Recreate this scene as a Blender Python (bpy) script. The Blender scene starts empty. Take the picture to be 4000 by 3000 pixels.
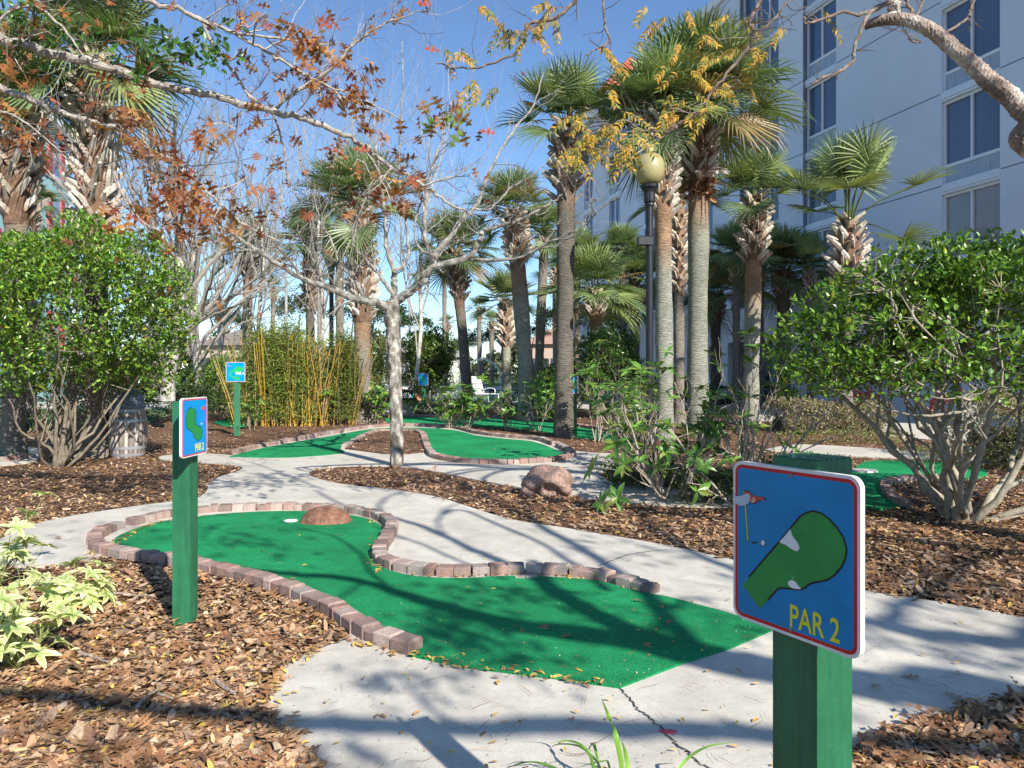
import bpy, math, random
import numpy as np
from mathutils import Vector, Matrix
from mathutils.geometry import tessellate_polygon

# ------------------------------------------------------------------ camera, world, sun
scene = bpy.context.scene
COL = scene.collection
F, H0, CX, HC = 1600.0, 804.0, 1106.0, 1.35      # focal length, horizon row and centre column of the survey photo; eye height
cam_data = bpy.data.cameras.new("camera")
cam = bpy.data.objects.new("camera", cam_data)
COL.objects.link(cam)
cam.location = (0, 0, HC)
cam.rotation_euler = (math.radians(90), 0, 0)
cam_data.sensor_width = 36
cam_data.lens = F / 2212 * 36
cam_data.shift_y = -25.5 / 2212
cam_data.clip_end = 2000
scene.camera = cam

SUN_EL = math.radians(35)
SH = Vector((0.55, -0.835, 0)).normalized()
SUN = Vector((SH.x * math.cos(SUN_EL), SH.y * math.cos(SUN_EL), math.sin(SUN_EL)))
world = bpy.data.worlds.new("World")
scene.world = world
world.use_nodes = True
wn = world.node_tree
sky = wn.nodes.new("ShaderNodeTexSky")
sky.sky_type = 'NISHITA'
sky.sun_disc = False
sky.sun_elevation = SUN_EL
sky.sun_rotation = math.atan2(SH.x, SH.y)
sky.air_density = 1.0
sky.dust_density = 0.05
sky.ozone_density = 6.0
bg = wn.nodes["Background"]
bg.inputs[1].default_value = 0.11
wn.links.new(sky.outputs[0], bg.inputs[0])

sun_data = bpy.data.lights.new("sun", 'SUN')
sun_data.energy = 5.0
sun_data.angle = math.radians(0.53)
sun_data.color = (1.0, 0.93, 0.82)
sun = bpy.data.objects.new("sun", sun_data)
COL.objects.link(sun)
sun.rotation_euler = SUN.to_track_quat('Z', 'Y').to_euler()

scene.view_settings.view_transform = 'Standard'
scene.view_settings.look = 'None'
scene.view_settings.exposure = 0.74
scene.view_settings.gamma = 1
scene.cycles.max_bounces = 8
scene.cycles.transparent_max_bounces = 8
scene.cycles.caustics_reflective = False
scene.cycles.caustics_refractive = False

rng = np.random.default_rng(11)
random.seed(5)

def G(x, y, z=0.0):
    d = (HC - z) * F / (y - H0)
    return ((x - CX) / F * d, d, z)
def P(x, y, d):
    return ((x - CX) / F * d, d, HC + (H0 - y) / F * d)
def GL(pts, z=0.0):
    return [G(x, y, z) for x, y in pts]

# ------------------------------------------------------------------ mesh builder
class MB:
    def __init__(s):
        s.V = []; s.C = []; s.n = 0; s.F = []; s.M = []
    def add(s, verts, faces, col=(1, 1, 1), mi=0):
        verts = np.asarray(verts, dtype=np.float32).reshape(-1, 3)
        s.V.append(verts)
        c = np.asarray(col, dtype=np.float32)
        if c.ndim == 1:
            c = np.tile(c[:3], (len(verts), 1))
        s.C.append(c[:, :3])
        if isinstance(faces, np.ndarray):
            fa = faces + s.n
            s.F.append(fa); s.M.append(np.full(len(fa), mi))
        else:
            by = {}
            for f in faces:
                by.setdefault(len(f), []).append(f)
            for k, l in by.items():
                s.F.append(np.asarray(l) + s.n); s.M.append(np.full(len(l), mi))
        s.n += len(verts)
    def mesh(s, name, mats, smooth=False):
        me = bpy.data.meshes.new(name)
        V = np.concatenate(s.V).astype(np.float32)
        Cc = np.concatenate(s.C)
        loops = np.concatenate([f.reshape(-1) for f in s.F]).astype(np.int32)
        tot = np.concatenate([np.full(len(f), f.shape[1]) for f in s.F]).astype(np.int32)
        start = np.concatenate([[0], np.cumsum(tot)[:-1]]).astype(np.int32)
        mi = np.concatenate(s.M).astype(np.int32)
        me.vertices.add(len(V)); me.vertices.foreach_set("co", V.reshape(-1))
        me.loops.add(len(loops)); me.loops.foreach_set("vertex_index", loops)
        me.polygons.add(len(tot)); me.polygons.foreach_set("loop_start", start)
        me.polygons.foreach_set("loop_total", tot)
        me.polygons.foreach_set("material_index", mi)
        me.polygons.foreach_set("use_smooth", np.full(len(tot), smooth, dtype=bool))
        me.update(calc_edges=True)
        a = me.color_attributes.new("Col", 'FLOAT_COLOR', 'POINT')
        a.data.foreach_set("color", np.concatenate([Cc, np.ones((len(Cc), 1), dtype=np.float32)], 1).astype(np.float32).reshape(-1))
        for m in (mats if isinstance(mats, (list, tuple)) else [mats]):
            me.materials.append(m)
        return me
    def build(s, name, mats, parent=None, loc=None, smooth=False):
        me = s.mesh(name, mats, smooth)
        o = bpy.data.objects.new(name, me)
        COL.objects.link(o)
        if parent: o.parent = parent
        if loc is not None: o.location = loc
        return o

def tag(o, label=None, cat=None, group=None, kind=None):
    if label: o["label"] = label
    if cat: o["category"] = cat
    if group: o["group"] = group
    if kind: o["kind"] = kind
    return o
def empty(name, loc, label=None, cat=None, group=None, rz=0):
    o = bpy.data.objects.new(name, None)
    COL.objects.link(o)
    o.location = loc; o.rotation_euler = (0, 0, rz); o.empty_display_size = .1
    return tag(o, label, cat, group)
def link(name, me, parent=None, loc=None, scale=None, rz=None):
    o = bpy.data.objects.new(name, me)
    COL.objects.link(o)
    if parent: o.parent = parent
    if loc is not None: o.location = loc
    if scale is not None: o.scale = (scale,) * 3 if not isinstance(scale, tuple) else scale
    if rz is not None: o.rotation_euler = (0, 0, rz)
    return o

def tube(mb, pts, rad, sides=6, col=(1, 1, 1), mi=0, jitter=0.0, cap=True, flat=1.0):
    pts = np.asarray(pts, dtype=float); n = len(pts)
    rad = np.broadcast_to(np.asarray(rad, dtype=float), (n,))
    t = np.empty_like(pts)
    t[1:-1] = pts[2:] - pts[:-2]; t[0] = pts[1] - pts[0]; t[-1] = pts[-1] - pts[-2]
    t /= np.linalg.norm(t, axis=1)[:, None] + 1e-9
    ref = np.zeros(3); ref[np.argmin(np.abs(t).mean(0))] = 1
    u = np.cross(t, ref); u /= np.linalg.norm(u, axis=1)[:, None] + 1e-9
    v = np.cross(t, u)
    a = np.arange(sides) * 2 * math.pi / sides
    r = rad[:, None] * (1 + (jitter * (rng.random((n, sides)) - .5) * 2 if jitter else 0))
    ring = pts[:, None, :] + r[:, :, None] * (np.cos(a)[None, :, None] * u[:, None, :] + flat * np.sin(a)[None, :, None] * v[:, None, :])
    i = np.arange(n - 1)[:, None] * sides
    k = np.arange(sides)[None, :]; k2 = (k + 1) % sides
    q = np.stack([i + k, i + k2, i + sides + k2, i + sides + k], -1).reshape(-1, 4)
    c = np.asarray(col, dtype=float)
    if c.ndim == 2: c = np.repeat(c, sides, 0)
    mb.add(ring.reshape(-1, 3), q, c, mi)
    if cap:
        base = mb.n - n * sides
        mb.F.append(np.array([[base + (n - 1) * sides + j for j in range(sides)]])); mb.M.append(np.array([mi]))
        mb.F.append(np.array([[base + sides - 1 - j for j in range(sides)]])); mb.M.append(np.array([mi]))

def smooth_path(pts, k=4):
    pts = np.asarray(pts, dtype=float)
    if len(pts) < 3: return pts
    p = np.vstack([2 * pts[0] - pts[1], pts, 2 * pts[-1] - pts[-2]])
    out = []
    for i in range(1, len(p) - 2):
        for j in range(k):
            t = j / k
            out.append(.5 * ((2 * p[i]) + (-p[i - 1] + p[i + 1]) * t + (2 * p[i - 1] - 5 * p[i] + 4 * p[i + 1] - p[i + 2]) * t * t
                             + (-p[i - 1] + 3 * p[i] - 3 * p[i + 1] + p[i + 2]) * t ** 3))
    out.append(p[-2])
    return np.array(out)

def box(mb, c, s, rz=0, col=(1, 1, 1), mi=0, ch=0.0):
    """box with centre of its base c, size s, optional chamfer round the top"""
    x, y, z = s[0] / 2, s[1] / 2, s[2]
    ca, sa = math.cos(rz), math.sin(rz)
    rings = [(x, y, 0), (x, y, z)] if ch == 0 else [(x, y, 0), (x, y, z - ch), (x - ch, y - ch, z)]
    V = []
    for (a, b, h) in rings:
        for sx, sy in ((-1, -1), (1, -1), (1, 1), (-1, 1)):
            px, py = a * sx, b * sy
            V.append((c[0] + px * ca - py * sa, c[1] + px * sa + py * ca, c[2] + h))
    Fc = [(3, 2, 1, 0)]
    for r in range(len(rings) - 1):
        for k in range(4):
            Fc.append((r * 4 + k, r * 4 + (k + 1) % 4, r * 4 + 4 + (k + 1) % 4, r * 4 + 4 + k))
    n = len(rings) * 4
    Fc.append((n - 4, n - 3, n - 2, n - 1))
    mb.add(V, Fc, col, mi)

def lathe(mb, prof, sides=24, c=(0, 0, 0), col=(1, 1, 1), mi=0, flute=0.0, nf=12):
    V = []
    for (r, z) in prof:
        for k in range(sides):
            a = 2 * math.pi * k / sides
            rr = r * (1 + flute * (abs(math.cos(nf * a / 2)) - .5))
            V.append((c[0] + rr * math.cos(a), c[1] + rr * math.sin(a), c[2] + z))
    Fc = []
    for i in range(len(prof) - 1):
        for k in range(sides):
            k2 = (k + 1) % sides
            Fc.append((i * sides + k, i * sides + k2, (i + 1) * sides + k2, (i + 1) * sides + k))
    Fc.append(tuple(range(sides - 1, -1, -1)))
    Fc.append(tuple((len(prof) - 1) * sides + k for k in range(sides)))
    mb.add(V, Fc, col, mi)

def slab(mb, poly, z0, z1, col=(1, 1, 1), mi=0):
    poly = [(p[0], p[1]) for p in poly]
    tri = tessellate_polygon([[Vector((x, y, 0)) for x, y in poly]])
    n = len(poly)
    area = sum(poly[i][0] * poly[(i + 1) % n][1] - poly[(i + 1) % n][0] * poly[i][1] for i in range(n))
    V = [(x, y, z1) for x, y in poly] + [(x, y, z0) for x, y in poly]
    Fc = []
    for t in tri:
        a, b, c = [poly[i] for i in t]
        s = (b[0] - a[0]) * (c[1] - a[1]) - (b[1] - a[1]) * (c[0] - a[0])
        Fc.append(tuple(t) if s > 0 else tuple(reversed(t)))
    for i in range(n):
        j = (i + 1) % n
        Fc.append((i, n + i, n + j, j) if area > 0 else (j, n + j, n + i, i))
    mb.add(V, Fc, col, mi)

def in_poly(px, py, poly):
    poly = np.asarray([(p[0], p[1]) for p in poly]); n = len(poly)
    ins = np.zeros(len(px), dtype=bool); j = n - 1
    for i in range(n):
        xi, yi = poly[i]; xj, yj = poly[j]
        c = ((yi > py) != (yj > py)) & (px < (xj - xi) * (py - yi) / (yj - yi + 1e-12) + xi)
        ins ^= c; j = i
    return ins

# ------------------------------------------------------------------ leaves (vectorised)
def _tri(l): return np.array(l)
LEAF = (np.array([(0, 0, 0), (.32, .46, .10), (.7, .36, .07), (1, 0, -.08), (.7, -.36, .07), (.32, -.46, .10), (.5, 0, .0)]),
        _tri([(0, 6, 1), (1, 6, 2), (2, 6, 3), (0, 5, 6), (5, 4, 6), (4, 3, 6)]), np.array([0, 1, 1, 1, 1, 1, 0]))
DIAM = (np.array([(0, 0, 0), (.5, .5, .10), (1, 0, -.05), (.5, -.5, .10)]), _tri([(0, 2, 1), (0, 3, 2)]), np.array([0, 1, 0, 1]))
_o = [(0.0, .03), (.2, .10), (.26, .42), (.36, .13), (.46, .14), (.6, .56), (.66, .40), (.64, .15), (.76, .14), (.86, .33), (.88, .12), (1.0, 0)]
_v = [(x, y, .18 * y) for x, y in _o] + [(x, -y, .18 * y) for x, y in _o[:-1]]
_mid = [(0.02, 0, 0), (.36, 0, 0), (.62, 0, 0), (.86, 0, 0)]
_t = []
_nl = len(_o)
def _m(x): return len(_v) + (0 if x < .2 else 1 if x < .5 else 2 if x < .75 else 3)
for _i in range(_nl - 1):
    _t.append((_i, _m((_o[_i][0] + _o[_i + 1][0]) / 2), _i + 1))
    a = _nl + _i; b = _nl + _i + 1 if _i + 1 < _nl - 1 else _nl - 1
    _t.append((a, b, _m((_o[_i][0] + _o[_i + 1][0]) / 2)))
for _k in range(3):
    x = (.3, .5, .75)[_k]
    _i = [j for j in range(_nl) if _o[j][0] >= x - .02][0]
OAKL = (np.array(_v + _mid), _tri(_t + [(len(_v), 3, len(_v) + 1), (len(_v) + 1, 7, len(_v) + 2), (len(_v) + 2, 10, len(_v) + 3),
        (len(_v), len(_v) + 1, _nl + 3), (len(_v) + 1, len(_v) + 2, _nl + 7), (len(_v) + 2, len(_v) + 3, _nl + 10)]), np.array([1] * len(_v) + [0] * 4))
CHIP = (np.array([(0, .22, 0), (.25, .5, .06), (.9, .38, .0), (1, -.1, .05), (.6, -.5, 0), (.08, -.4, .05)]),
        _tri([(0, 5, 1), (1, 5, 4), (1, 4, 2), (2, 4, 3)]), np.array([1] * 6))

def unit(a): return a / (np.linalg.norm(a, axis=-1, keepdims=True) + 1e-9)
def leaves(mb, c, d, nrm, L, W, col, shape=LEAF, mi=0, midcol=None, bend=0.0):
    c = np.asarray(c, float); d = unit(np.asarray(d, float)); n = len(c)
    if n == 0: return
    s = unit(np.cross(np.asarray(nrm, float), d)); up = np.cross(d, s)
    tv, tf, edge = shape
    L = np.broadcast_to(np.asarray(L, float), (n,)); W = np.broadcast_to(np.asarray(W, float), (n,))
    w = tv[:, 2][None, :] * W[:, None] - bend * (tv[:, 0] ** 2)[None, :] * L[:, None]
    V = (c[:, None, :] + tv[:, 0][None, :, None] * (L[:, None, None] * d[:, None, :])
         + tv[:, 1][None, :, None] * (W[:, None, None] * s[:, None, :]) + w[:, :, None] * up[:, None, :])
    k = len(tv)
    Fc = (tf[None, :, :] + (np.arange(n) * k)[:, None, None]).reshape(-1, 3)
    col = np.asarray(col, float)
    if col.ndim == 1: col = np.tile(col, (n, 1))
    C = np.repeat(col[:, None, :], k, 1)
    if midcol is not None:
        m = np.asarray(midcol, float)
        C = np.where(edge[None, :, None] > 0, C, m[None, None, :])
    mb.add(V.reshape(-1, 3), Fc, C.reshape(-1, 3), mi)

def rdir(n, up=0.0):
    v = rng.normal(size=(n, 3)); v = unit(v); v[:, 2] += up
    return unit(v)
def pal(n, cols, p=None, var=.18):
    cols = np.asarray(cols, float)
    i = rng.choice(len(cols), n, p=p)
    return np.clip(cols[i] * (1 + var * rng.normal(size=(n, 1))), .003, .95)

# ------------------------------------------------------------------ materials
def new_mat(name):
    m = bpy.data.materials.new(name); m.use_nodes = True
    nt = m.node_tree; b = nt.nodes["Principled BSDF"]
    return m, nt, b
def M(name, base=None, rough=.7, noises=(), bump=(), spec=.5, trans=0.0, metal=0.0, stretch=None, attr=True, coat=0):
    """noises: (scale, lo, hi[, stretch]) multiply the colour; bump: (scale, strength, distance[, stretch])"""
    m, nt, b = new_mat(name); N = nt.nodes; Lk = nt.links
    tc = N.new("ShaderNodeTexCoord")
    def src(st):
        if st is None: return tc.outputs["Object"]
        mp = N.new("ShaderNodeMapping"); mp.inputs["Scale"].default_value = st
        Lk.new(tc.outputs["Object"], mp.inputs["Vector"]); return mp.outputs["Vector"]
    if base is None:
        at = N.new("ShaderNodeAttribute"); at.attribute_name = "Col"; colr = at.outputs["Color"]
    else:
        rgb = N.new("ShaderNodeRGB"); rgb.outputs[0].default_value = (*base, 1); colr = rgb.outputs[0]
        if attr:
            at = N.new("ShaderNodeAttribute"); at.attribute_name = "Col"
            vm = N.new("ShaderNodeVectorMath"); vm.operation = 'MULTIPLY'
            Lk.new(colr, vm.inputs[0]); Lk.new(at.outputs["Color"], vm.inputs[1]); colr = vm.outputs[0]
    for q in noises:
        nz = N.new("ShaderNodeTexNoise"); nz.inputs["Scale"].default_value = q[0]; nz.inputs["Detail"].default_value = 5
        nz.inputs["Roughness"].default_value = .6
        Lk.new(src(q[3] if len(q) > 3 else stretch), nz.inputs["Vector"])
        mr = N.new("ShaderNodeMapRange"); mr.inputs[1].default_value = .3; mr.inputs[2].default_value = .7
        mr.inputs[3].default_value = q[1]; mr.inputs[4].default_value = q[2]
        Lk.new(nz.outputs[0], mr.inputs[0])
        vm = N.new("ShaderNodeVectorMath"); vm.operation = 'SCALE'
        Lk.new(colr, vm.inputs[0]); Lk.new(mr.outputs[0], vm.inputs["Scale"]); colr = vm.outputs[0]
    Lk.new(colr, b.inputs["Base Color"])
    prev = None
    for q in bump:
        nz = N.new("ShaderNodeTexNoise"); nz.inputs["Scale"].default_value = q[0]; nz.inputs["Detail"].default_value = 6
        Lk.new(src(q[3] if len(q) > 3 else stretch), nz.inputs["Vector"])
        bp = N.new("ShaderNodeBump"); bp.inputs["Strength"].default_value = q[1]; bp.inputs["Distance"].default_value = q[2]
        Lk.new(nz.outputs[0], bp.inputs["Height"])
        if prev: Lk.new(prev, bp.inputs["Normal"])
        prev = bp.outputs["Normal"]
    if prev: Lk.new(prev, b.inputs["Normal"])
    b.inputs["Roughness"].default_value = rough
    b.inputs["Specular IOR Level"].default_value = spec
    b.inputs["Metallic"].default_value = metal
    b.inputs["Coat Weight"].default_value = coat
    b.inputs["Coat Roughness"].default_value = .08
    if trans > 0:
        tl = N.new("ShaderNodeBsdfTranslucent"); mx = N.new("ShaderNodeMixShader")
        vm = N.new("ShaderNodeVectorMath"); vm.operation = 'MULTIPLY'; vm.inputs[1].default_value = (1.5, 1.45, .6)
        Lk.new(colr, vm.inputs[0]); Lk.new(vm.outputs[0], tl.inputs["Color"])
        mx.inputs[0].default_value = trans
        Lk.new(b.outputs[0], mx.inputs[1]); Lk.new(tl.outputs[0], mx.inputs[2])
        Lk.new(mx.outputs[0], N["Material Output"].inputs["Surface"])
    return m

m_concrete = M("concrete", (.56, .53, .465), .9, [(.9, .80, 1.1), (5, .86, 1.08), (22, .93, 1.04), (160, .84, 1.1)], [(260, .25, .004), (30, .12, .01)])
m_turf = M("artificial_turf", (.016, .275, .10), .95, [(1.3, .72, 1.18), (.5, .85, 1.1), (170, .45, 1.7), (9, .86, 1.1), (60, .85, 1.15)], [(260, 1.0, .01), (90, .5, .006)], spec=.15)
m_mulch = M("mulch_ground", (.20, .115, .075), .95, [(1.5, .7, 1.25), (18, .5, 1.5), (70, .4, 1.7)], [(45, 1.0, .05), (140, .8, .02)], spec=.15)
m_chip = M("bark_chips", None, .9, [(60, .65, 1.3)], [(120, .4, .004)], spec=.2)
m_brick = M("paver_brick", None, .92, [(9, .72, 1.15), (120, .7, 1.25)], [(160, .7, .006), (22, .4, .01)], spec=.2)
m_bark_oak = M("lichen_bark", None, .95, [(6, .40, 2.0), (26, .55, 1.7)], [(40, .9, .02), (12, .6, .03)], spec=.15, stretch=(1, 1, .55))
m_branch = M("pale_branch_bark", None, .9, [(24, .55, 1.3), (80, .75, 1.2)], [(70, .7, .006)], spec=.2)
m_palm_trunk = M("palm_trunk_bark", None, .95, [(3, .75, 1.2), (10, .6, 1.35, (1, 1, 9)), (50, .75, 1.25)], [(9, 1.0, .05, (1, 1, 8)), (60, .6, .01)], spec=.15)
m_boot = M("dry_frond_stub", None, .85, [(14, .65, 1.25), (60, .8, 1.2)], [(60, .6, .006)], spec=.25)
m_frond = M("palm_frond_leaf", None, .42, [(9, .8, 1.2)], (), spec=.55, trans=.22)
m_leaf = M("glossy_leaf", None, .33, [(25, .85, 1.15)], (), spec=.6, trans=.24)
m_leaf_dull = M("soft_leaf", None, .6, [(15, .8, 1.2)], (), spec=.35, trans=.28)
m_oakleaf = M("dry_oak_leaf", None, .55, [(40, .7, 1.25)], (), spec=.4, trans=.38)
m_cane = M("bamboo_cane", None, .45, [(8, .8, 1.15)], (), spec=.5)
m_stem = M("shrub_stem_bark", None, .9, [(22, .6, 1.3), (90, .75, 1.2)], [(80, .6, .006)], spec=.2)
m_green_paint = M("green_painted_wood", (.020, .155, .070), .5, [(3, .72, 1.15, (1, 1, .15)), (35, .80, 1.12, (1, 1, .1)), (150, .85, 1.1), (14, .85, 1.12)], [(50, .7, .004, (1, 1, .06)), (200, .3, .002, (1, 1, .2))], spec=.5)
m_white_board = M("white_plastic_board", (.78, .78, .75), .5, [(9, .85, 1.04), (60, .9, 1.05)], [(90, .15, .002)])
m_ink = M("printed_sign_film", None, .3, [(8, .86, 1.12), (45, .94, 1.05)], [(14, .12, .006), (120, .05, .001)], spec=.35, coat=.22)
m_black = M("black_paint", (.012, .014, .018), .4, [(8, .7, 1.5)], [(30, .1, .003)])
m_globe = M("yellowed_acrylic_globe", (.42, .385, .19), .35, [(3, .8, 1.1), (30, .92, 1.05)], (), trans=.18)
m_wood = M("weathered_barrel_wood", None, .88, [(4, .6, 1.25, (6, 6, .5)), (40, .7, 1.2, (3, 3, .4))], [(40, .5, .006, (4, 4, .3))])
m_metal = M("galvanised_hoop", (.42, .46, .50), .45, [(6, .7, 1.15)], [(20, .1, .003)], metal=.5)
m_plastic = M("grey_plastic", (.11, .15, .21), .5, [(5, .8, 1.15)], [(60, .1, .002)])
m_rock = M("brown_rock", None, .92, [(5, .6, 1.3), (40, .65, 1.3)], [(14, .8, .04), (60, .8, .015), (5, .5, .05)], spec=.2)
m_stucco = M("painted_stucco", None, .9, [(.35, .93, 1.05), (90, .95, 1.04)], [(220, .2, .003)], spec=.25)
m_frame = M("white_window_frame", (.74, .76, .78), .4, [(5, .93, 1.03)])
m_vent = M("grey_vent_panel", (.36, .42, .50), .5, [(4, .92, 1.05)], [(30, .15, .004, (30, 30, 1))])
m_glass = M("dark_window_glass", None, .06, [(.5, .85, 1.15)], (), spec=.6)
m_roof = M("red_tile_roof", (.46, .10, .06), .7, [(6, .75, 1.15)], [(14, .6, .03, (1, 1, 6))])
m_white = M("white_paint", (.8, .8, .8), .45, [(8, .9, 1.04)])
m_plain = M("painted_surface", None, .6, [(6, .85, 1.08)], [(40, .15, .003)])
m_lawn = M("lawn_grass", (.06, .11, .03), .95, [(.6, .7, 1.2), (30, .6, 1.4)], [(60, .8, .03)])
m_asphalt = M("asphalt", (.12, .12, .12), .95, [(.5, .8, 1.15), (80, .8, 1.2)], [(150, .5, .004)])
m_litter = M("litter_leaf", None, .7, [(50, .8, 1.2)], (), spec=.3, trans=.15)

def water_mat():
    m, nt, b = new_mat("pool_water")
    b.inputs["Base Color"].default_value = (.05, .30, .42, 1); b.inputs["Roughness"].default_value = .05
    return m
m_water = water_mat()
m_spray = M("white_water_spray", (.85, .88, .9), .3, [(20, .8, 1.1)], [(30, .6, .02)], trans=.3)

# ------------------------------------------------------------------ ground, paths
mb = MB(); mb.add([(-600, -300, 0), (600, -300, 0), (600, 900, 0), (-600, 900, 0)], [(0, 1, 2, 3)])
tag(mb.build("ground", m_mulch), "brown bark mulch ground of the planting beds", "ground", kind="structure")

def spath(px, k=3, z=0.0):
    return [tuple(p) for p in smooth_path(GL(px, z), k)]

# main concrete area round the first putting green and the middle one
seg_near_left = [(700, 1950), (690, 1659), (640, 1605), (592, 1555), (578, 1515), (584, 1478), (612, 1448), (660, 1420), (728, 1393)]
seg_under = [(760, 1372), (700, 1330), (600, 1283), (520, 1245), (430, 1222), (330, 1208), (215, 1205)]
seg_left = [(190, 1214), (110, 1226), (20, 1228), (-70, 1232), (-90, 1205), (-20, 1178), (50, 1143), (130, 1122), (200, 1110), (290, 1096), (370, 1086), (425, 1078), (447, 1062), (452, 1045), (480, 1030), (518, 1018), (522, 1010), (490, 1005), (440, 1001), (385, 999), (345, 993), (352, 986), (400, 983), (440, 981), (480, 983)]
seg_far = [(500, 985), (520, 975), (600, 957), (700, 938), (800, 924), (870, 921), (960, 924), (1010, 932), (1100, 939), (1180, 950), (1220, 962), (1246, 976), (1314, 981), (1400, 984), (1420, 994), (1340, 1008), (1306, 1018), (1298, 1027), (1316, 1040), (1384, 1048), (1470, 1060), (1580, 1072), (1700, 1082), (1712, 1094)]
seg_isl = [(1600, 1100), (1500, 1097), (1400, 1092), (1300, 1083), (1215, 1070), (1130, 1056), (1050, 1043), (950, 1022), (857, 1009), (760, 1008), (700, 1012), (670, 1020), (676, 1032), (740, 1048), (850, 1060), (940, 1075), (1000, 1093), (1100, 1124), (1200, 1140), (1320, 1160), (1438, 1181), (1583, 1213), (1730, 1248), (1872, 1281), (1998, 1300), (2138, 1325), (2212, 1339), (2420, 1375), (2420, 1445)]
seg_br = [(2330, 1463), (2212, 1500), (2100, 1530), (1940, 1580), (1845, 1620), (1800, 1700), (1790, 1950)]
P1 = spath(seg_near_left) + spath(seg_under) + spath(seg_left) + spath(seg_far, 2) + spath(seg_isl) + spath(seg_br)
mb = MB(); slab(mb, P1, -.1, .014)
path = mb.build("concrete_path", m_concrete)
tag(path, "pale concrete path winding round the putting greens", "path", kind="structure")
ISL4 = spath([(745, 972), (789, 944), (820, 933), (908, 933), (922, 944), (920, 979), (830, 983)], 2)
# cracks and a paint dab in the near slab
def ribbon(mb, pts, w, z, col=(1, 1, 1)):
    pts = np.asarray(pts)[:, :2]; n = len(pts)
    t = np.gradient(pts, axis=0); t = unit(t); s = np.stack([-t[:, 1], t[:, 0]], 1)
    ww = w * (.6 + .8 * rng.random(n))[:, None]
    V = np.concatenate([np.column_stack([pts + s * ww, np.full(n, z)]), np.column_stack([pts - s * ww, np.full(n, z)])])
    i = np.arange(n - 1)
    mb.add(V, np.stack([i, n + i, n + i + 1, i + 1], 1)[:, ::-1], col)
def jag(px, amp=.006):
    p = smooth_path(GL(px), 12); p[:, :2] += rng.normal(size=(len(p), 2)) * amp; return p
mb = MB()
ribbon(mb, jag([(1340, 1498), (1380, 1540), (1420, 1575), (1455, 1612), (1490, 1640), (1540, 1690), (1600, 1790)]), .0032, .0185, (.05, .05, .05))
ribbon(mb, jag([(1292, 1229), (1330, 1213), (1372, 1200), (1440, 1192)]), .004, .0185, (.06, .06, .06))
ribbon(mb, jag([(884, 1070), (930, 1066), (960, 1084)]), .003, .0185, (.2, .2, .2))
mb.build("crack", m_plain, path)
mb = MB(); q = G(1443, 1590)
slab(mb, [(q[0] + .028 * math.cos(a) * (1 + .3 * math.sin(3 * a)), q[1] + .014 * math.sin(a) * (1 + .3 * math.cos(5 * a))) for a in np.linspace(0, 6.28, 22)[:-1]], .014, .019, (.75, .08, .13))
mb.build("paint_spot", m_plain, path)

STRIPS = []
def strip(name, px, z, mat, label, cat, k=2):
    pl = spath(px, k); STRIPS.append(pl); mb = MB(); slab(mb, pl, -.05, z)
    return tag(mb.build(name, mat), label, cat, kind="structure")
strip("concrete_path", [(-60, 975), (40, 968), (88, 970), (84, 990), (60, 1002), (-60, 1012)], .012, m_concrete, "short concrete path behind the stems of the left bush", "path")
strip("concrete_path", [(1640, 975), (1720, 961), (1850, 967), (1960, 975), (2300, 1000), (2300, 1012), (1960, 992), (1850, 988), (1720, 978)], .012, m_concrete, "thin concrete path in front of the pinkish hedge", "path")
strip("concrete_path", [(1610, 886), (1760, 884), (1900, 890), (2500, 905), (2500, 962), (2000, 950), (1800, 930), (1690, 915), (1600, 905)], .013, m_concrete, "wide concrete walk before the hotel wall, partly shaded", "path")
strip("concrete_path", [(1236, 868), (1300, 866), (1400, 880), (1400, 896), (1320, 893), (1262, 886), (1220, 878)], .012, m_concrete, "curved concrete path beyond the dark palm trunk", "path")
strip("concrete_path", [(500, 902), (640, 890), (860, 884), (940, 880), (940, 888), (820, 898), (640, 905), (520, 912)], .012, m_concrete, "narrow path passing behind the bamboo", "path")
mb = MB(); slab(mb, [(-26, 27), (16, 27), (14, 70), (-26, 70)], -.05, .02)
tag(mb.build("pool_deck", m_concrete), "pale paved pool deck in the distance", "deck", kind="structure")
mb = MB(); slab(mb, [(-7, 34), (2, 34), (3.5, 37), (3, 43), (-7, 43)], -.05, .026)
tag(mb.build("pool_water", m_water), "blue pool water beyond the hedges", "water", kind="structure")
mb = MB(); slab(mb, [(-300, 70), (300, 70), (300, 500), (-300, 500)], -.05, .01)
slab(mb, [(-60, 19), (-9.5, 19), (-11.5, 27), (-26, 30), (-60, 30)], -.05, .01)
tag(mb.build("lawn", m_lawn), "short grass lawn beyond the course", "grass", kind="structure")

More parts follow.
